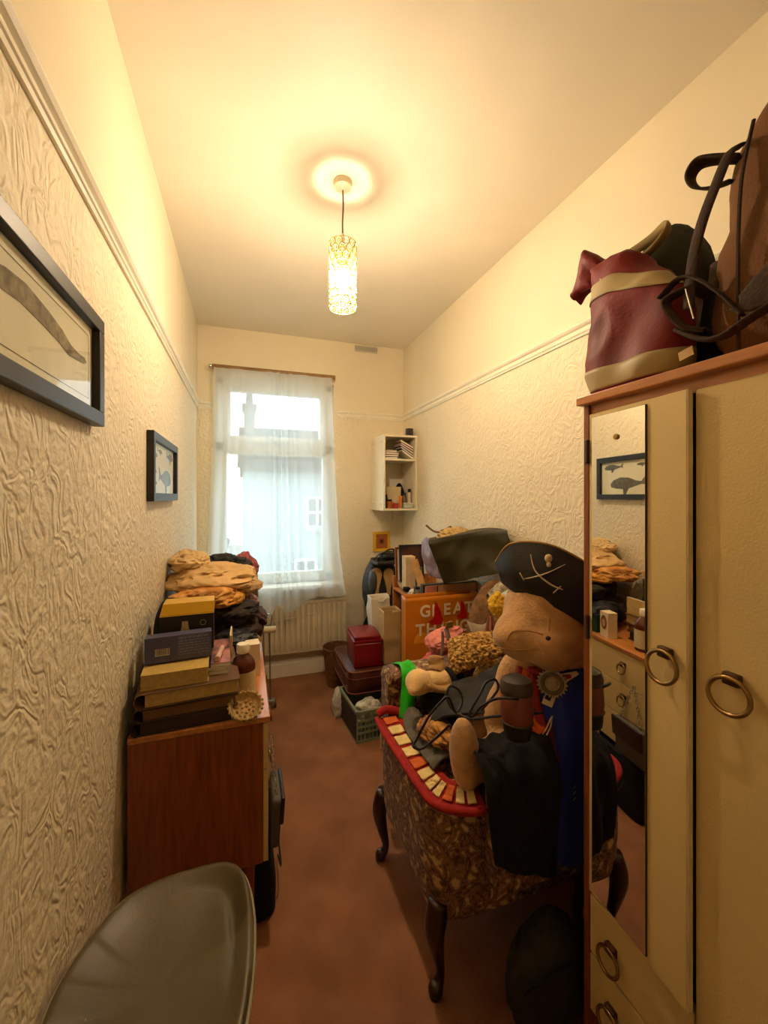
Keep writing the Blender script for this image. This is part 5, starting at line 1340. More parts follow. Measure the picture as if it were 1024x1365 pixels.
# ------------------------------------------------------------------ boxes behind the armchair and what stands on them
BZ = .50
def mid_stack():
    t = thing('cardboard_box', 'large brown cardboard box behind the armchair under the orange bag', 'box', (1.0, 1.94, 0))
    MB().box((.78, 1.72, 0), (1.30, 2.17, BZ - .002), .003, 1).build('body', CARD, t, smooth=False)
    MB().box((.78, 1.94, BZ - .002), (1.30, 1.946, BZ)).build('tape', mat('brown_tape', (150, 104, 56), .3), t, smooth=False)
    # orange gift bag with lettering
    OR = mat('orange_card', (206, 122, 16), .45, var=.12, vs=5)
    a, b_ = P(541, 830, y=2.04), P(637, 830, y=2.04)
    X0, X1, Z1 = a.x, b_.x, .895
    t = thing('gift_bag', 'orange gift bag printed GREAT THINGS in white capitals', 'bag', ((X0 + X1) / 2, 2.08, BZ))
    def fn(u, v):
        k = u * 4; i = int(k) % 4; w = k - int(k)
        cs = [(X0, 2.04), (X1, 2.04), (X1 - .01, 2.125), (X0 + .01, 2.125)]; p, q = cs[i], cs[(i + 1) % 4]
        x = p[0] + (q[0] - p[0]) * w; y = p[1] + (q[1] - p[1]) * w
        o = V((x, y, BZ + .003 + (Z1 - BZ) * v)); 
        return o + V((0, -1 if i == 0 else (1 if i == 2 else 0), 0)) * .0 * N(o * 6, 2)
    b = MB(); vs = b.grid(fn, 64, 20, wrapu=True); b.cap(vs[0][::-1]); solid(b.build('body', OR, t, ang=30), .0025)
    LT = mat('white_print', (246, 232, 196), .5, var=.03)
    def row(s, px0, px1, z, size):
        n = len(s)
        for k, ch in enumerate(s):
            p = P(px0 + (px1 - px0) * k / (n - 1), 800, y=2.037)
            text('letter', ch, size, LT, t, frame_m((p.x, 2.0365, z), (1, 0, 0), (0, 0, 1)), .0006, 'CENTER', .0022)
    row('GREAT', 567, 625, .792, .088); row('THINGS', 560.5, 634, .692, .088)
    RD = mat('red_print', (196, 20, 16), .45, var=.2); OL = mat('light_orange_print', (236, 160, 40), .45, var=.1)
    b = MB(); c = P(562, 845, y=2.037); b.poly([c + V((.045 * math.cos(k / 10 * math.pi), .0008, .06 * math.sin(k / 10 * math.pi) - .05)) for k in range(11)], (0, .0008, 0)); b.build('sun_print', OL, t, smooth=False)
    for (px, py, s) in ((583, 818, 1.0), (617, 813, .8)):
        c = P(px, py, y=2.0355)
        pts = [(-.012, .07), (.004, .05), (.022, .01), (.036, -.035), (.03, -.06), (-.03, -.06), (-.05, -.04), (-.02, -.02), (-.018, .03)]
        b = MB(); b.poly([c + V((p * s, 0, q * s)) for p, q in pts], (0, .0008, 0)); b.build('red_leaf_print', RD, t, smooth=False)
    # framed print in a black edged box behind it
    a, b_ = P(564, 786, y=2.15), P(636, 786, y=2.15); z1 = P(564, 780, y=2.15).z
    t = thing('boxed_print', 'black edged box with pink printed front behind the orange gift bag', 'box', ((a.x + b_.x) / 2, 2.16, BZ))
    MB().box((a.x, 2.15, BZ + .001), (b_.x, 2.185, z1), .001, 1).build('body', BLACKFR, t, smooth=False)
    MB().box((a.x + .012, 2.1485, BZ + .02), (b_.x - .006, 2.15, z1 - .006)).build('front_print', mat('pink_print', (206, 156, 116), .5, var=.08), t, smooth=False)
    MB().box((a.x + .022, 2.1475, z1 - .10), (a.x + .085, 2.1485, z1 - .012)).build('print_panel', mat('rose_print', (190, 120, 100), .5, var=.1), t, smooth=False)
    MB().box((a.x + .088, 2.1475, z1 - .10), (a.x + .094, 2.1485, z1 - .012)).build('print_bar', BLACKP, t, smooth=False)
    c = P(623, 793, y=2.1475)
    b = MB()
    for k in range(3):
        q = c + V((.022 * math.cos(k * 2.1 + .4), -.0, .018 * math.sin(k * 2.1 + .4))); b.poly([q + V((.017 * math.cos(j / 12 * 2 * math.pi), 0, .013 * math.sin(j / 12 * 2 * math.pi))) for j in range(12)], (0, .0008, 0))
    b.build('emblem_print', BLACKP, t, smooth=False)
    # brown fleece blanket in clear film, on the box by the wall
    BL = mat('brown_fleece', (128, 92, 56), .95, var=.3, vs=30, bump=.8, bs=140)
    t = thing('blanket', 'brown fleece blanket bundled in clear film against the right wall', 'blanket', (1.16, 1.82, BZ))
    crumple('fleece', (1.20, 1.79, .748), (.11, .15, .258), BL, t, seed=61, amp=.12, fold=.10, flat=-.93, sub=5, rz=.3)
    FILM = mat('milky_film', (206, 190, 164), .15, trans=.4, var=.2, vs=20)
    sheet('film_edge', [path([P(628, 842, y=1.66), P(650, 845, y=1.63), P(668, 822, y=1.62), P(676, 792, y=1.62), P(688, 772, y=1.64)], 5), path([P(622, 828, y=1.69), P(645, 832, y=1.66), P(660, 812, y=1.65), P(668, 785, y=1.65), P(680, 768, y=1.67)], 5)], FILM, t, 40, 10, amp=.006, freq=20, thick=.003)
    # pink cloth heaped over the box
    o = crumple('pink_cloth', (.905, 1.80, .595), (.105, .07, .10), mat('salmon_cloth', (214, 104, 98), .85, var=.2, bump=.3, bs=120), seed=63, amp=.3, fold=.25, flat=-.9, sub=5, rz=-.2); tag(o, 'salmon pink cloth heaped in front of the orange gift bag', 'cloth')
    o = crumple('pink_cloth', (.93, 1.80, .74), (.085, .06, .055), mat('light_salmon_cloth', (226, 138, 124), .85, var=.2, bump=.3, bs=120), seed=66, amp=.3, fold=.25, flat=-.7, sub=5, rz=-.2, tilt=(0, -.3)); tag(o, 'lighter pink cloth corner on top of the salmon pink heap', 'cloth')
    b = thing('greeting_card', 'pale card with teal pattern propped by the far chair arm', 'card', (.80, 1.775, .5))
    c = P(566, 885, y=1.715); M = Matrix.Translation(V((c.x, 1.712, BZ - .04))) @ Matrix.Rotation(math.radians(-3), 4, 'X')
    MB().box((-.028, 0, .04), (.03, .002, .215), 0, 1, M).build('leaf', mat('pale_blue_card', (190, 200, 192), .6, var=.1), b, smooth=False)
    MB().box((-.012, -.0012, .15), (.024, 0, .205), 0, 1, M).build('pattern', mat('teal_pattern', (86, 160, 160), .6, col2=(200, 206, 196), vs=50), b, smooth=False)
    # olive gift bag lying on top of the pile
    OV = mat('olive_bag', (52, 48, 20), .5, var=.2, vs=5, bump=.15, bs=30)
    t = thing('gift_bag', 'olive green gift bag lying on its side on top of the pile', 'bag', (1.15, 1.98, .95))
    top = [P(571, 722, y=2.13), P(605, 715, y=2.02), P(640, 709, y=1.91), P(672, 707, y=1.80), P(676, 712, y=1.785)]
    bot = [P(592, 778, y=2.09), P(612, 775, y=2.00), P(640, 769, y=1.88), P(676, 760, y=1.77), P(688, 742, y=1.755)]
    dep = [V((.075, .16, .0))] * 3 + [V((.035, .12, 0)), V((.012, .06, 0))]
    def fn(u, v):
        T_, B_, D_ = crs(top, v), crs(bot, v), crs(dep, v)
        k = u * 4; i = int(k) % 4; w = k - int(k)
        cs = [B_, T_, T_ + D_, B_ + D_]; p = cs[i].lerp(cs[(i + 1) % 4], w)
        nrm = V((-.6, -.8, 0)) if i == 0 else V((0, 0, 1 if i == 1 else (-1 if i == 3 else 0)))
        p = p + nrm * .016 * (N(p * 8, 71) + .7 * (1 - 2.5 * abs(N(p * 6, 75)))) * min(1, (1 - v) * 6) * (1 if i == 0 else .3)
        p.x = min(p.x, XR - .012); return p
    b = MB(); vs = b.grid(fn, 80, 44, wrapu=True); b.cap(vs[-1]); solid(b.build('body', OV, t, ang=40), .003)
    for py in ():
        pass
    # fluffy toy and twigs poking from its mouth
    o = crumple('cream_scarf', (1.165, 2.13, 1.205), (.11, .07, .055), mat('cream_fluff', (206, 176, 116), .95, var=.25, vs=50, bump=.9, bs=120), seed=77, fold=.25, flat=-2, sub=5, ff=4); tag(o, 'fluffy cream scarf poking out of the olive bag', 'scarf')
    TW = mat('twig', (120, 76, 44), .7)
    for k, (pts, lab) in enumerate((([P(568, 700, y=2.2), P(578, 708, y=2.17), P(588, 711, y=2.13), P(592, 722, y=2.12)], 'long brown twig sticking out left of the cream scarf'), ([P(601, 702, y=2.2), P(593, 706, y=2.18), P(588, 709, y=2.15), P(590, 722, y=2.12)], 'short brown twig sticking up behind the cream scarf'))):
        b = MB(); b.tube(path(pts, 14), .006, 7); tag(b.build('twig', TW), lab, 'twig')
    o = sheet('lilac_bag', [[P(563, 722, y=2.28), P(569, 716, y=2.22), P(577, 724, y=2.15)], [P(564, 745, y=2.26), P(570, 742, y=2.21), P(580, 745, y=2.14)], [P(572, 768, y=2.24), P(578, 768, y=2.19), P(590, 772, y=2.12)]], mat('lilac_film', (150, 132, 152), .3, var=.3, vs=20), nu=20, nv=24, amp=.012, freq=16, seed=78, thick=.003); tag(o, 'lilac plastic bag crumpled behind the open end of the olive bag', 'plastic bag')
mid_stack()

# ------------------------------------------------------------------ armchair
SZ = .53
TAP = tapestry('floral_tapestry')
def armchair():
    t = thing('armchair', 'floral tapestry armchair with dark cabriole legs, buried in clutter', 'armchair', (.78, 1.31, 0))
    x0, x1, y0, y1 = .50, 1.10, 1.035, 1.575
    def fn(u, v):
        a = 2 * math.pi * u; cx, cy = math.cos(a), math.sin(a); e = .30
        bul = math.sin(math.pi * min(1, max(0, v))) ** .6
        hx, hy = (x1 - x0) / 2 - .012 + .012 * bul, (y1 - y0) / 2 - .012 + .012 * bul
        x = (x0 + x1) / 2 + hx * math.copysign(abs(cx) ** e, cx); y = (y0 + y1) / 2 + hy * math.copysign(abs(cy) ** e, cy)
        # shaped apron: lower in the middle of the front
        z = .235 + (SZ - .235) * v
        if v < .3: z -= (.3 - v) * .09 * math.cos((y - (y0 + y1) / 2) / (y1 - y0) * math.pi * 2) * -1 * .6
        return V((x, y, z))
    b = MB(); vs = b.grid(fn, 96, 18, wrapu=True); b.cap(vs[0][::-1])
    top = [b.bm.verts.new(v.co * 1.0 + (V(((x0 + x1) / 2, (y0 + y1) / 2, v.co.z)) - v.co) * .06 + V((0, 0, .008))) for v in vs[-1]]
    for k in range(96): b.bm.faces.new((vs[-1][k], vs[-1][(k + 1) % 96], top[(k + 1) % 96], top[k]))
    b.cap(top)
    seat = b.build('seat', TAP, t, ang=50)
    b = MB(); b.tube([V((v_[0], v_[1], SZ + .002)) for v_ in [fn(k / 96, .985) for k in range(96)]], .005, 6, closed=True); b.build('piping', mat('tapestry_piping', (150, 116, 70), .7), seat, ang=180)
    # arms with scrolled tops
    def arm(ya, yb, xa, xb, zt):
        prof = [(0, SZ - .20), (0, zt - .05), (-.012, zt - .03), (-.006, zt - .008), (.03, zt), (.07, zt), (.10, zt - .008), (.106, zt - .03), (.094, zt - .05), (.094, SZ - .20)]
        s = (yb - ya) / .094
        b = MB(); va = []
        xs = [xa, xa + .012, xa + .05, xb]
        sc = [.86, .97, 1.0, 1.0]
        rows = []
        ym, zm = (ya + yb) / 2, (zt + SZ - .2) / 2
        P2 = [crs([V((p, q, 0)) for p, q in prof], k / 40) for k in range(41)]
        for x, f in zip(xs, sc): rows.append([b.bm.verts.new((x, ym + (ya + p.x * s - ym) * f, zm + (p.y - zm) * f)) for p in P2])
        for a, q in zip(rows[:-1], rows[1:]):
            for k in range(40): b.bm.faces.new((a[k], a[k + 1], q[k + 1], q[k]))
            b.bm.faces.new((a[40], a[0], q[0], q[40]))
        b.cap(rows[0]); b.cap(rows[-1][::-1]); b.build('arm', TAP, t, ang=60)
    arm(1.578, 1.675, .555, 1.10, .725)
    arm(.975, 1.033, .66, .835, .655)
    # back
    b = MB(); b.box((1.06, 1.05, SZ - .02), (1.19, 1.56, .90), .05, 5); b.build('backrest', TAP, t, ang=70)
    # cabriole legs
    LEGM = wood('dark_mahogany', (34, 14, 8), (56, 24, 14), rough=.3)
    for (x, y, sx, sy) in ((.535, 1.08, -1, -1), (.525, 1.545, -1, 1), (1.05, 1.08, 1, -1), (1.05, 1.53, 1, 1)):
        pts = [V((x, y, .27)), V((x + sx * .012, y + sy * .006, .22)), V((x + sx * .016, y + sy * .008, .18)), V((x + sx * .006, y + sy * .003, .12)), V((x - sx * .006, y - sy * .002, .065)), V((x - sx * .002, y, .035)), V((x + sx * .012, y + sy * .005, .018)), V((x + sx * .020, y + sy * .008, .004))]
        b = MB(); b.tube(path(pts, 26), [crs([V((r, 0, 0)) for r in (.030, .032, .028, .020, .014, .015, .022, .016)], k / 25).x for k in range(26)], 12); b.build('leg', LEGM, t, ang=180)
armchair()

# ------------------------------------------------------------------ teddy bear with pirate hat, jersey
PLUSH = mat('beige_plush', (198, 152, 100), .95, var=.2, vs=22, bump=1.0, bs=120, sheen=.3)
def teddy():
    t = thing('teddy_bear', 'big beige teddy bear in black pirate hat and blue football shirt', 'teddy bear', (.93, 1.14, SZ))
    h = V((.945, 1.09, 1.060))
    b = MB()
    R = lambda z, y=0, x=0: Euler((x, y, z)).to_matrix().to_4x4()
    b.ell((.95, 1.15, .72), (.12, .12, .17)); b.ell((.95, 1.14, .88), (.10, .10, .12))
    b.ell(h, (.155, .145, .155)); b.ell(h + V((-.015, -.005, .07)), (.12, .12, .11))
    b.ell(h + V((-.125, -.01, -.050)), (.078, .090, .076)); b.ell(h + V((-.188, -.012, -.050)), (.030, .048, .036)); b.ell(h + V((-.05, -.075, -.060)), (.10, .075, .085)); b.ell(h + V((.04, -.05, -.07)), (.13, .10, .09))
    b.ell(h + V((.05, .06, .14)), (.03, .05, .05))
    # arm hanging at the front, legs out over the seat with big upright feet
    b.ell((.845, 1.165, .83), (.05, .05, .10), M=R(0, .25)); b.ell((.80, 1.175, .74), (.042, .042, .09), M=R(0, .3))
    b.ell((.82, 1.115, .625), (.15, .065, .068)); b.ell((.70, 1.115, .62), (.10, .055, .06))
    b.ell((.632, 1.098, .66), (.046, .052, .125), M=R(0, -.12, .10))
    b.ell((.83, 1.27, .62), (.13, .065, .065))
    remesh(b.build('body', PLUSH, t, ang=180), .011, 5)
    # eye, seam, nose stitch
    EY = mat('dark_eye', (30, 16, 10), .3)
    e = P(712, 829, y=.968); 
    MB().ell(h + V((-.108, -.116, -.028)), (.012, .010, .011), 2).build('eye', EY, t)
    b = MB(); b.tube(path([h + V((-.085, -.100, .05)), h + V((-.098, -.109, .02)), h + V((-.106, -.115, -.015))], 10), .0018, 6); b.build('seam', mat('plush_seam', (170, 124, 76), .9), t)
    b = MB(); b.tube(path([h + V((-.112, -.112, -.045)), h + V((-.150, -.098, -.060)), h + V((-.190, -.062, -.070)), h + V((-.215, -.020, -.075))], 14), .0026, 6); b.build('mouth_seam', mat('plush_seam', (0, 0, 0)), t)
    b = MB(); b.tube(path([h + V((-.112, -.112, -.020)), h + V((-.150, -.090, -.010)), h + V((-.185, -.055, -.018)), h + V((-.205, -.050, -.045))], 14), .0022, 6); b.build('muzzle_seam', mat('plush_seam', (0, 0, 0)), t)
    # pirate hat: upturned front brim wrapped over the brow, crown behind it
    HAT = mat('black_felt', (22, 20, 20), .55, var=.25, vs=8, bump=.25, bs=150)
    top = [h + V(q) for q in ((-.140, .10, .165), (-.135, .02, .235), (-.060, -.085, .235), (.055, -.165, .150), (.15, -.13, .06))]
    bot = [h + V(q) for q in ((-.115, .10, .095), (-.128, .00, .080), (-.078, -.105, .060), (.015, -.165, -.01), (.12, -.12, -.07))]
    mid = [(a + b_) / 2 + V((-.014, -.022, -.004)) for a, b_ in zip(top, bot)]
    br = sheet('hat_brim', [bot, mid, top], HAT, t, 60, 24, amp=.004, freq=9, thick=.006, seed=81)
    b = MB(); b.tube(path(top, 50), .0045, 6); b.build('gold_trim', mat('gold_braid', (150, 116, 58), .5, metal=.3, var=.2), br, ang=180)
    b = MB(); b.ell(h + V((.0, .0, .115)), (.15, .135, .10), 4, M=R(0, .35, .25)); b.build('hat_crown', HAT, br)
    # emblem: skull over crossed cutlasses, lying on the front brim
    EM = mat('silver_print', (206, 190, 150), .5, var=.12)
    rows = [[V(p) for p in r] for r in (bot, mid, top)]
    def onb(u, v, o=.004):
        p = surf(rows, u, v); du = surf(rows, u + .01, v) - surf(rows, u - .01, v); dv = surf(rows, u, v + .01) - surf(rows, u, v - .01)
        n = du.cross(dv).normalized()
        if n.y > 0: n = -n
        return p + n * o
    def blade(pts, w, nm):
        b = MB(); c = [onb(u, v) for u, v in pts]; b.tube(path([V(p) for p in c], 24), [w * (.35 + .65 * math.sin(math.pi * (.15 + .8 * k / 23))) for k in range(24)], 6, flat=(1, .45)); b.build(nm, EM, br, ang=180)
    U0, V0 = .43, .50
    blade([(U0 - .12, V0 - .12), (U0 - .05, V0 - .06), (U0 + .03, V0 + .06), (U0 + .12, V0 + .26)], .005, 'cutlass_print')
    blade([(U0 + .11, V0 - .10), (U0 + .04, V0 - .10), (U0 - .04, V0 + .04), (U0 - .06, V0 + .26)], .005, 'cutlass_print')
    blade([(U0 - .14, V0 - .02), (U0 - .10, V0 - .18)], .005, 'hilt_print'); blade([(U0 + .06, V0 - .22), (U0 + .10, V0 - .06)], .005, 'hilt_print')
    b = MB(); b.ell(onb(U0 + .035, V0 + .25), (.012, .009, .013), 3); b.ell(onb(U0 + .035, V0 + .17), (.007, .007, .008), 2); b.build('skull_print', EM, br)
    # shirt
    BLUE = mat('royal_blue_shirt', (18, 44, 150), .55, var=.2, vs=7, sheen=.1)
    rows = [[(.870, 1.03, .915), (.93, .985, .925), (1.0, .975, .93), (1.09, 1.0, .93)],
            [(.845, 1.02, .80), (.90, .965, .80), (1.0, .945, .80), (1.11, .96, .80)],
            [(.838, 1.0, .66), (.89, .952, .66), (1.0, .930, .65), (1.12, .94, .65)],
            [(.836, .985, .52), (.89, .945, .50), (1.0, .925, .49), (1.12, .93, .48)],
            [(.838, .985, .40), (.89, .948, .38), (1.0, .930, .37), (1.12, .94, .37)]]
    sh = sheet('football_shirt', rows, BLUE, t, 44, 60, amp=.014, freq=9, thick=.005, seed=83, aniso=(1.6, 1.6, .35))
    vr = [[V(p) for p in r] for r in rows]
    def ons(u, v, o=.016):
        p = surf(vr, u, v); return p + V((-.62, -.78, 0)) * o
    WH = mat('white_trim', (222, 204, 168), .6, var=.08)
    def patch(nm, pts, m, o=.014):
        b = MB(); b.poly([ons(u, v, o) for u, v in pts], V((-.6, -.8, 0)) * .0018); return b.build(nm, m, sh, smooth=False)
    patch('collar_trim', [(.02, .20), (.16, .21), (.22, .10), (.44, .03), (.40, -.0), (.16, .03), (.08, .12)], WH)
    patch('collar_inset', [(.06, .17), (.13, .18), (.19, .085), (.34, .03), (.17, .06), (.11, .12)], mat('navy_trim', (24, 26, 70), .6), .0165)
    p_ = [(-.02, .40), (.075, .38), (.085, .55), (.055, .66), (-.03, .72), (-.02, .62), (.0, .52)]
    patch('lettered_band', p_, WH); patch('band_inset', [(-.005, .425), (.06, .41), (.068, .54), (.045, .62), (-.005, .67), (.015, .53)], mat('dark_inset', (40, 26, 30), .6), .0165)
    for k, ch in enumerate('ROVERS'):
        o = ons(.052 - .006 * abs(k - 2), .425 + k * .038, .0192)
        text('letter', ch, .030, WH, sh, frame_m(o, V((-.05, .02, -1)), V((.78, -.62, -.05))), .0004, 'CENTER')
    b = MB(); b.tube([ons(u, v, .016) for u, v in ((.03, .36), (.09, .33), (.15, .27), (.17, .25), (.15, .31), (.09, .36))], .003, 6, closed=True, flat=(1, .5)); b.build('badge_outline', WH, sh, ang=180)
    b = MB(); b.tube([ons(u, v, .016) for u, v in ((.62, .16), (.50, .24), (.60, .36))], .0045, 6, flat=(1, .5)); b.build('shoulder_trim', WH, sh, ang=180)
    for k in range(3): b = MB(); b.tube([ons(.40 - k * .004, .56 + k * .025, .016), ons(.37 - k * .004, .575 + k * .025, .016)], .0016, 5); b.build('small_mark', GREYMETAL, sh, ang=180)
    # ribbons and rosette on the chest
    ORG = mat('orange_ribbon', (226, 96, 20), .5, var=.2); RDR = mat('red_ribbon', (150, 30, 26), .5, var=.2)
    for (pts, m, w) in (([(.832, 1.075, .905), (.815, 1.055, .85), (.822, 1.03, .79), (.838, 1.0, .745)], ORG, .016), ([(.85, 1.06, .915), (.838, 1.04, .87), (.835, 1.02, .80), (.845, .99, .72)], RDR, .016), ([(.82, 1.085, .91), (.80, 1.07, .86), (.805, 1.045, .80)], RDR, .011), ([(.80, 1.075, .83), (.808, 1.05, .77), (.83, 1.015, .735)], ORG, .014), ([(.84, 1.055, .91), (.88, 1.0, .905), (.92, .985, .91)], RDR, .018), ([(.858, 1.0, .78), (.86, .985, .72), (.868, .975, .67)], mat('purple_ribbon', (92, 36, 64), .5), .014)):
        b = MB(); b.tube(path(pts, 20), w, 8, flat=(1, .4)); b.build('ribbon', m, t, ang=180)
    c = P(736, 911, y=.985); n = V((-.62, -.78, .05)).normalized()
    SIL = mat('silver_rosette', (176, 160, 130), .5, var=.25, vs=60)
    b = MB()
    a_, q_ = n.orthogonal().normalized(), None; q_ = n.cross(a_)
    pts = []
    for k in range(44): r = .040 + .004 * (1 if k % 2 else -1); pts.append(c + (a_ * math.cos(2 * math.pi * k / 44) + q_ * math.sin(2 * math.pi * k / 44)) * r + n * (.002 * (k % 2)))
    b.poly(pts, -n * .006); ro = b.build('rosette', SIL, t, smooth=False)
    MB().torus(c + n * .003, .027, .006, n, 28, 8).build('rosette_ring', mat('dark_silver', (110, 96, 76), .45, var=.2), ro)
    MB().lathe([(0, .006), (.010, .005), (.016, 0), (0, 0)], c + n * .002, 18, n.to_track_quat('Z', 'Y').to_matrix().to_4x4()).build('rosette_button', SIL, ro)
teddy()

# ------------------------------------------------------------------ clothes and bits on the chair
def on_chair():
    z = SZ + .010
    # knitted blanket with red border and cream patches along the seat edge
    t = thing('crochet_blanket', 'crochet blanket with red border and cream patches along the seat edge', 'blanket', (.6, 1.3, z))
    RED = mat('red_wool', (158, 26, 18), .9, var=.2, vs=40, bump=.7, bs=160); CRW = mat('cream_wool', (226, 196, 126), .9, var=.12, vs=40, bump=.7, bs=160); ORW = mat('orange_wool', (206, 96, 34), .9, var=.15, vs=40, bump=.7, bs=160)
    out = [V((.500, 1.560, z + .012)), V((.498, 1.44, z + .010)), V((.502, 1.30, z + .010)), V((.506, 1.17, z + .010)), V((.520, 1.075, z + .012)), V((.585, 1.020, z + .012)), V((.65, 1.005, z + .012))]
    inn = [V((.60, 1.555, z + .018)), V((.598, 1.44, z + .016)), V((.60, 1.30, z + .016)), V((.602, 1.2, z + .016)), V((.608, 1.15, z + .016)), V((.64, 1.13, z + .016)), V((.68, 1.12, z + .016))]
    sheet('panel', [out, inn], RED, t, 70, 12, amp=.003, freq=30, thick=.008, seed=91)
    b = MB(); b.tube(path([p + V((-.002, 0, .004)) for p in out], 60), .011, 8); b.build('border', RED, t, ang=180)
    cols = [ORW, CRW, CRW, CRW, ORW, CRW, CRW, CRW, ORW, CRW, CRW]
    for k in range(11):
        a0, a1 = .035 + k * .083, .035 + k * .083 + .060
        rows = [[out[0] * 0 + crs(out, a).lerp(crs(inn, a), f) + V((0, 0, .0085)) for a in (a0, (a0 + a1) / 2, a1)] for f in (.20, .45, .72)]
        sheet('patch', rows, cols[k], t, 10, 8, amp=.002, freq=60, thick=.005, seed=k)
    b = MB(); b.tube(path([(.505, 1.565, z + .03), (.535, 1.562, z + .045), (.58, 1.548, z + .04), (.625, 1.53, z + .028)], 18), .016, 10); b.build('rolled_corner', RED, t, ang=180)
    GREY = mat('grey_marl', (92, 86, 74), .9, var=.25, vs=20, bump=.5, bs=140)
    o = sheet('grey_top', [[(.60, 1.53, z + .036), (.57, 1.42, z + .030), (.565, 1.30, z + .032), (.57, 1.19, z + .032)], [(.625, 1.53, z + .055), (.62, 1.42, z + .052), (.64, 1.30, z + .062), (.64, 1.20, z + .056)], [(.645, 1.53, z + .05), (.66, 1.40, z + .05), (.72, 1.30, z + .065), (.72, 1.22, z + .06)]], GREY, nu=44, nv=30, amp=.012, freq=14, thick=.010, seed=93, ridge=True); tag(o, 'grey marl top lying on the crochet blanket', 'clothing')
    PAT = mat('paisley_scarf', (196, 140, 60), .8, col2=(84, 40, 26), vs=34, bump=.3, bs=120)
    o = crumple('patterned_scarf', (.638, 1.275, z + .092), (.050, .085, .030), PAT, seed=95, rz=.2, fold=.3, flat=-.8, sub=5, ff=4); tag(o, 'orange and brown patterned scarf crumpled on the grey top', 'scarf')
    # black bundle under the plush dog
    o = crumple('black_jumper', (.765, 1.44, z + .105), (.118, .095, .10), BLACKF, seed=97, fold=.12, flat=-.85, sub=5); tag(o, 'black jumper bundled in the seat under the cream toy dog', 'clothing')
    # charcoal jacket sloping down from the bear to the seat front
    CH = mat('charcoal_jacket', (38, 34, 30), .75, var=.25, vs=12, bump=.3, bs=160)
    top = [P(604, 908, y=1.36), P(640, 898, y=1.31), P(668, 880, y=1.26), P(688, 866, y=1.22)]
    midr = [P(590, 930, y=1.33), P(630, 925, y=1.27), P(660, 915, y=1.22), P(684, 905, y=1.19)]
    bot = [P(570, 965, y=1.30), P(605, 955, y=1.24), P(650, 950, y=1.18), P(680, 945, y=1.14)]
    o = sheet('charcoal_jacket', [top, midr, bot], CH, nu=50, nv=40, amp=.014, freq=11, thick=.010, seed=99, ridge=True); tag(o, 'charcoal jacket sloping across the chair below the gold cushion', 'clothing')
    # gold boucle cushion
    GOLD = mat('gold_boucle', (206, 164, 88), .9, col2=(120, 80, 30), vs=70, bump=1.0, bs=110)
    t = thing('cushion', 'gold nubbly cushion leaning in the back corner of the armchair', 'cushion', (.92, 1.45, SZ))
    c0, c1, c2, c3 = P(600, 903, y=1.43), P(690, 866, y=1.30), P(682, 838, y=1.42), P(596, 846, y=1.52)
    n = (c1 - c0).cross(c3 - c0).normalized(); n = n if n.y < 0 else -n
    def face(s):
        def fn(u, v):
            p = c0.lerp(c1, u).lerp(c3.lerp(c2, u), v); w = (math.sin(math.pi * u) * math.sin(math.pi * v)) ** .5
            return p + n * s * (.045 * w) + n * (.011 * N(p * 85, 4) + .007 * N(p * 150, 6)) * s + V((0, 0, -.02 * (1 - math.sin(math.pi * u)) * (v > .5)))
        return fn
    b = MB(); b.grid(face(1), 110, 80); b.grid(face(-1), 110, 80); bmesh.ops.remove_doubles(b.bm, verts=b.bm.verts, dist=.0015); b.build('cover', GOLD, t, ang=180)
    b = MB(); b.ell((.97, 1.47, .66), (.085, .06, .115), 3); b.build('lower_cover', GOLD, t)
    # toy dog
    PL2 = mat('cream_plush', (224, 184, 122), .95, var=.15, vs=16, bump=.7, bs=170, sheen=.3)
    t = thing('toy_dog', 'cream and brown soft toy dog lying on the black jumper', 'soft toy', (.69, 1.42, .72))
    hd = P(558, 909, y=1.42)
    b = MB(); b.ell(hd, (.052, .050, .047)); b.ell(hd + V((.05, -.002, -.004)), (.050, .042, .038)); b.ell(hd + V((.10, .0, -.006)), (.060, .045, .040)); b.ell(hd + V((-.030, -.028, -.012)), (.026, .026, .022))
    remesh(b.build('body', PL2, t, ang=180), .008, 4)
    TN = mat('tan_plush', (168, 128, 74), .95, var=.2, vs=16, bump=.7, bs=170, sheen=.2)
    l1 = P(581, 874, y=1.47); l0 = hd + V((.085, .02, .015))
    b = MB(); b.tube(path([l0, l0.lerp(l1, .35) + V((.008, 0, 0)), l0.lerp(l1, .7), l1], 14), [.036, .036, .035, .034, .033, .032, .031, .031, .032, .033, .034, .032, .026, .014], 14); b.build('raised_leg', TN, t, ang=180)
    b = MB(); b.tube(path([hd + V((.02, -.040, .005)), hd + V((.05, -.046, -.012)), hd + V((.09, -.046, -.020)), hd + V((.13, -.040, -.012))], 16), .018, 10, flat=(1, .7)); b.build('foreleg', TN, t, ang=180)
    b = MB(); b.torus(hd + V((.125, -.012, -.008)), .040, .012, (1, .1, .1), 24, 8); b.build('collar', BLACKF, t, ang=180)
    # green cloth over the far arm
    GR = mat('bright_green_cloth', (36, 190, 24), .55, var=.2, vs=10)
    rows = [[(.600, 1.66, .728), (.64, 1.66, .730), (.672, 1.655, .732)], [(.606, 1.585, .742), (.640, 1.585, .744), (.672, 1.580, .744)], [(.602, 1.548, .70), (.632, 1.545, .70), (.668, 1.545, .70)], [(.590, 1.535, .625), (.618, 1.525, .622), (.652, 1.532, .63)], [(.580, 1.525, .565), (.600, 1.515, .56), (.625, 1.52, .565)]]
    o = sheet('green_cloth', rows, GR, nu=24, nv=50, amp=.011, freq=18, thick=.004, seed=101, aniso=(1.5, .6, .5)); tag(o, 'bright green cloth draped over the far arm of the armchair', 'cloth')
    # leather belt hanging over the pile
    BLT = mat('brown_belt', (70, 46, 28), .5, var=.2)
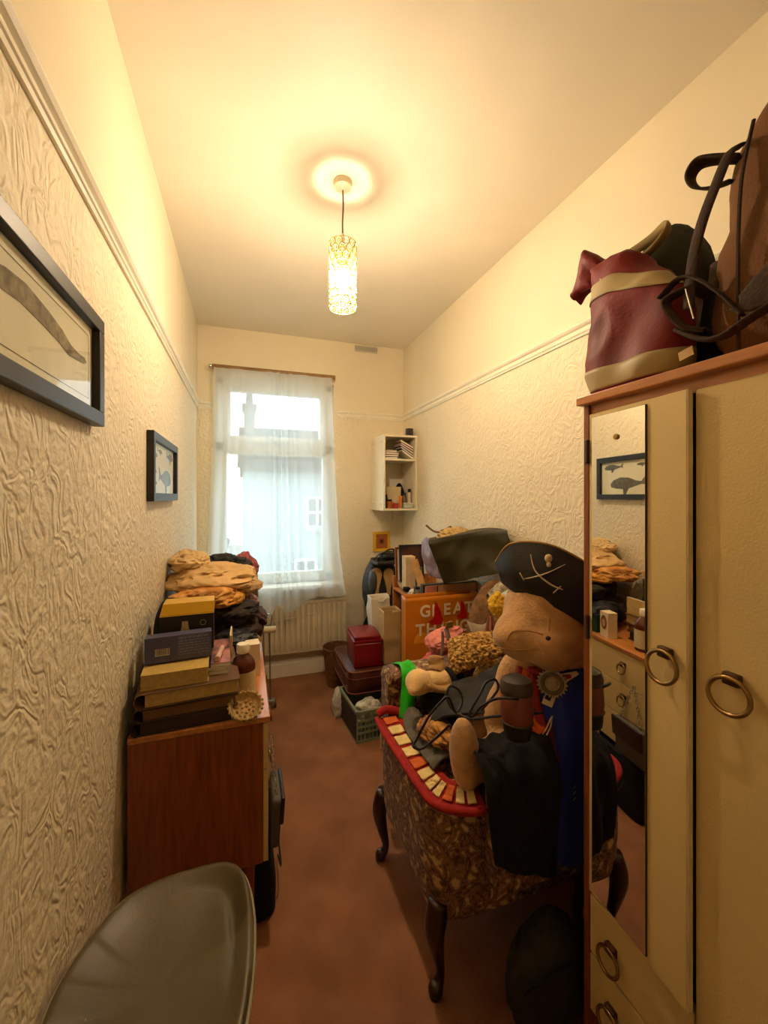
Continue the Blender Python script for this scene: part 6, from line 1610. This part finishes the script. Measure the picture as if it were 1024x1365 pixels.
    t = thing('belt', 'brown belt with brass buckle hanging in front of the pink cloth', 'belt', P(602, 900, y=1.56))
    b = MB(); b.tube(path([P(595, 838, y=1.70), P(598, 850, y=1.655), P(602, 868, y=1.625), P(607, 888, y=1.60), P(612, 905, y=1.585)], 24), .011, 8, flat=(1, .3)); b.build('strap', BLT, t, ang=180)
    b = MB(); b.tube(path([P(590, 842, y=1.70), P(590, 860, y=1.665), P(588, 875, y=1.64)], 14), .006, 8, flat=(1, .3)); b.build('strap', BLT, t, ang=180)
    c = P(599, 833, y=1.70); MB().cbox(c, (.045, .012, .03), .3, .004).build('buckle', mat('dull_gold', (150, 118, 60), .4, metal=.6, var=.2), t)
    MB().cbox(P(601, 880, y=1.605), (.028, .012, .05), .3, .004).build('keeper', mat('tarnished_brass', (128, 104, 64), .4, metal=.5, var=.2), t)
    # pink tissue gift bag beside the cushion
    t = thing('tissue_bag', 'pinkish crumpled tissue bag standing between blanket and cushion', 'bag', P(652, 850, y=1.5))
    a = P(655, 856, y=1.52)
    b = MB(); b.grid(lambda u, v: a + V(((.048 - .036 * v) * math.cos(2 * math.pi * u) * (1 + .2 * math.sin(u * 40)), (.04 - .032 * v) * math.sin(2 * math.pi * u) * (1 + .2 * math.sin(u * 40)), -.03 + .145 * v)), 60, 14, wrapu=True); b.build('tissue', mat('pink_tissue', (166, 104, 88), .4, var=.3, vs=20), t, ang=60)
    b = MB(); b.ell(a + V((-.07, .02, .012)), (.05, .03, .022), 3); b.build('tissue_tail', mat('pale_tissue', (222, 190, 150), .5, var=.25, vs=50, bump=.6, bs=60), t)
    # toy duck on the chair back
    t = thing('toy_duck', 'white and yellow soft toy duck perched on the chair back', 'soft toy', (1.07, 1.47, .90))
    c = P(678, 800, y=1.47)
    b = MB(); b.ell(c + V((.01, 0, -.012)), (.052, .05, .055)); b.ell(c + V((.03, -.01, .01)), (.05, .045, .045)); remesh(b.build('body', mat('grey_white_plush', (188, 188, 168), .9, var=.12, bump=.6, bs=150), t), .008, 4)
    q = P(664, 806, y=1.445); o = crumple('yellow_tuft', q, (.034, .034, .042), mat('yellow_fluff', (232, 186, 52), .95, var=.2, vs=40, bump=.8, bs=120), t, seed=103, fold=.35, ff=5, flat=-2)
    crumple('tan_belly', P(674, 824, y=1.45), (.045, .035, .022), mat('tan_fluff', (176, 136, 74), .95, var=.2, bump=.8, bs=120), t, seed=104, fold=.2, flat=-2)
    o = sheet('silver_bag', [[P(648, 798, y=1.60), P(662, 782, y=1.58), P(690, 764, y=1.55)], [P(650, 790, y=1.56), P(664, 778, y=1.54), P(690, 770, y=1.50)], [P(655, 800, y=1.53), P(668, 792, y=1.51), P(692, 790, y=1.48)]], mat('silver_patterned_film', (178, 166, 136), .35, col2=(96, 86, 66), vs=36), nu=24, nv=20, amp=.008, freq=18, thick=.004, seed=105); tag(o, 'silver patterned wrapper draped behind the toy duck', 'wrapper')
    # yellow cloth just above the hat by the wall
    o = crumple('yellow_duster', (1.285, 1.23, 1.10), (.03, .10, .045), mat('yellow_duster', (216, 164, 50), .9, var=.2, bump=.4, bs=120), seed=106, flat=-.8); tag(o, 'yellow duster on the wall side behind the pirate hat', 'cloth')
    t = thing('stacked_box', 'tall narrow brown carton behind the armchair by the right wall', 'box', (1.265, 1.25, 0))
    MB().box((1.21, 1.08, .002), (1.322, 1.42, 1.06), .002, 1).build('body', CARD, t, smooth=False); MB().box((1.2095, 1.22, .2), (1.21, 1.27, 1.06)).build('tape', mat('brown_tape', (0, 0, 0)), t, smooth=False)
    # black coat over the near arm, falling to the floor side
    rows = [[(.64, 1.09, .700), (.72, 1.085, .715), (.80, 1.07, .73), (.86, 1.05, .76)], [(.628, 1.02, .700), (.70, 1.005, .705), (.78, .99, .715), (.845, .975, .73)], [(.622, .968, .66), (.69, .955, .665), (.76, .945, .67), (.832, .935, .68)], [(.625, .955, .56), (.69, .943, .56), (.76, .935, .56), (.83, .925, .56)], [(.64, .955, .45), (.69, .945, .42), (.76, .937, .40), (.83, .93, .38)]]
    o = sheet('black_coat', rows, BLACKF, nu=60, nv=80, amp=.020, freq=13, thick=.008, seed=107, aniso=(1.5, 1, .35)); tag(o, 'black coat hanging over the near arm of the armchair', 'coat')
    # hair dryer and its flex
    RU = mat('rust_plastic', (122, 62, 44), .4, var=.15); GY = mat('warm_grey_plastic', (66, 56, 46), .5, var=.15)
    p0, p1 = P(690, 972, y=.955), P(688, 902, y=.965)
    t = thing('hair_dryer', 'rust and grey hair dryer lying on the black coat', 'hair dryer', p0)
    d = (p1 - p0); rot = d.normalized().to_track_quat('Z', 'Y').to_matrix().to_4x4(); Ld = d.length
    MB().lathe([(0, Ld * .15), (.040, Ld * .15), (.044, Ld * .3), (.044, Ld * .68), (.042, Ld * .70), (0, Ld * .70)], p0, 30, rot).build('barrel', RU, t)
    MB().lathe([(0, Ld * .70), (.044, Ld * .70), (.046, Ld * .80), (.040, Ld * .95), (.022, Ld * 1.02), (0, Ld * 1.03)], p0, 30, rot).build('rear_cap', GY, t)
    MB().lathe([(0, -.02), (.034, -.02), (.038, 0), (.040, Ld * .15), (0, Ld * .15)], p0, 30, rot).build('nozzle', BLACKP, t)
    b = MB(); b.torus(p0 + V((0, 0, Ld * .16)), .040, .003, d, 28, 6); b.build('ring', GY, t)
    FX = mat('black_flex', (34, 32, 32), .4, var=.1)
    f1 = [P(724, 950, y=.96), P(700, 952, y=.94), P(660, 955, y=1.0), P(628, 958, y=1.08), P(606, 948, y=1.14), P(596, 930, y=1.17), P(600, 915, y=1.18), P(612, 920, y=1.17), P(616, 935, y=1.15), P(608, 950, y=1.13), P(598, 930, y=1.13), P(588, 936, y=1.14), P(572, 955, y=1.16), P(556, 985, y=1.2), P(551, 995, y=1.2), P(562, 998, y=1.19), P(580, 985, y=1.16), P(600, 966, y=1.10)]
    b = MB(); b.tube(path(f1, 150), .0040, 8); b.build('flex', FX, t, ang=180)
    f2 = [P(712, 946, y=.945), P(700, 935, y=.93), P(680, 931, y=.93), P(660, 932, y=.96), P(642, 942, y=1.02), P(630, 955, y=1.06), P(626, 950, y=1.07), P(640, 925, y=1.07), P(648, 910, y=1.08), P(660, 906, y=1.08), P(664, 918, y=1.07), P(652, 935, y=1.06), P(642, 946, y=1.05)]
    b = MB(); b.tube(path(f2, 110), .0038, 8); b.build('flex', FX, t, ang=180)
    # bag on the floor in the dark corner by the wardrobe
    t = thing('shoulder_bag', 'dark olive shoulder bag on the floor between armchair and wardrobe', 'bag', (.78, .93, 0))
    crumple('body', (.80, .93, .125), (.13, .085, .135), mat('dark_olive_canvas', (34, 30, 18), .85, var=.25, bump=.4, bs=160), t, seed=111, amp=.12, fold=.08, flat=-.9, sub=5, rz=.2)
    b = MB(); b.tube(path([(.69, .90, .14), (.72, .865, .20), (.80, .85, .225), (.87, .86, .19), (.90, .89, .13)], 24), .009, 8, flat=(1, .4)); b.build('strap', BLACKF, t, ang=180)
on_chair()
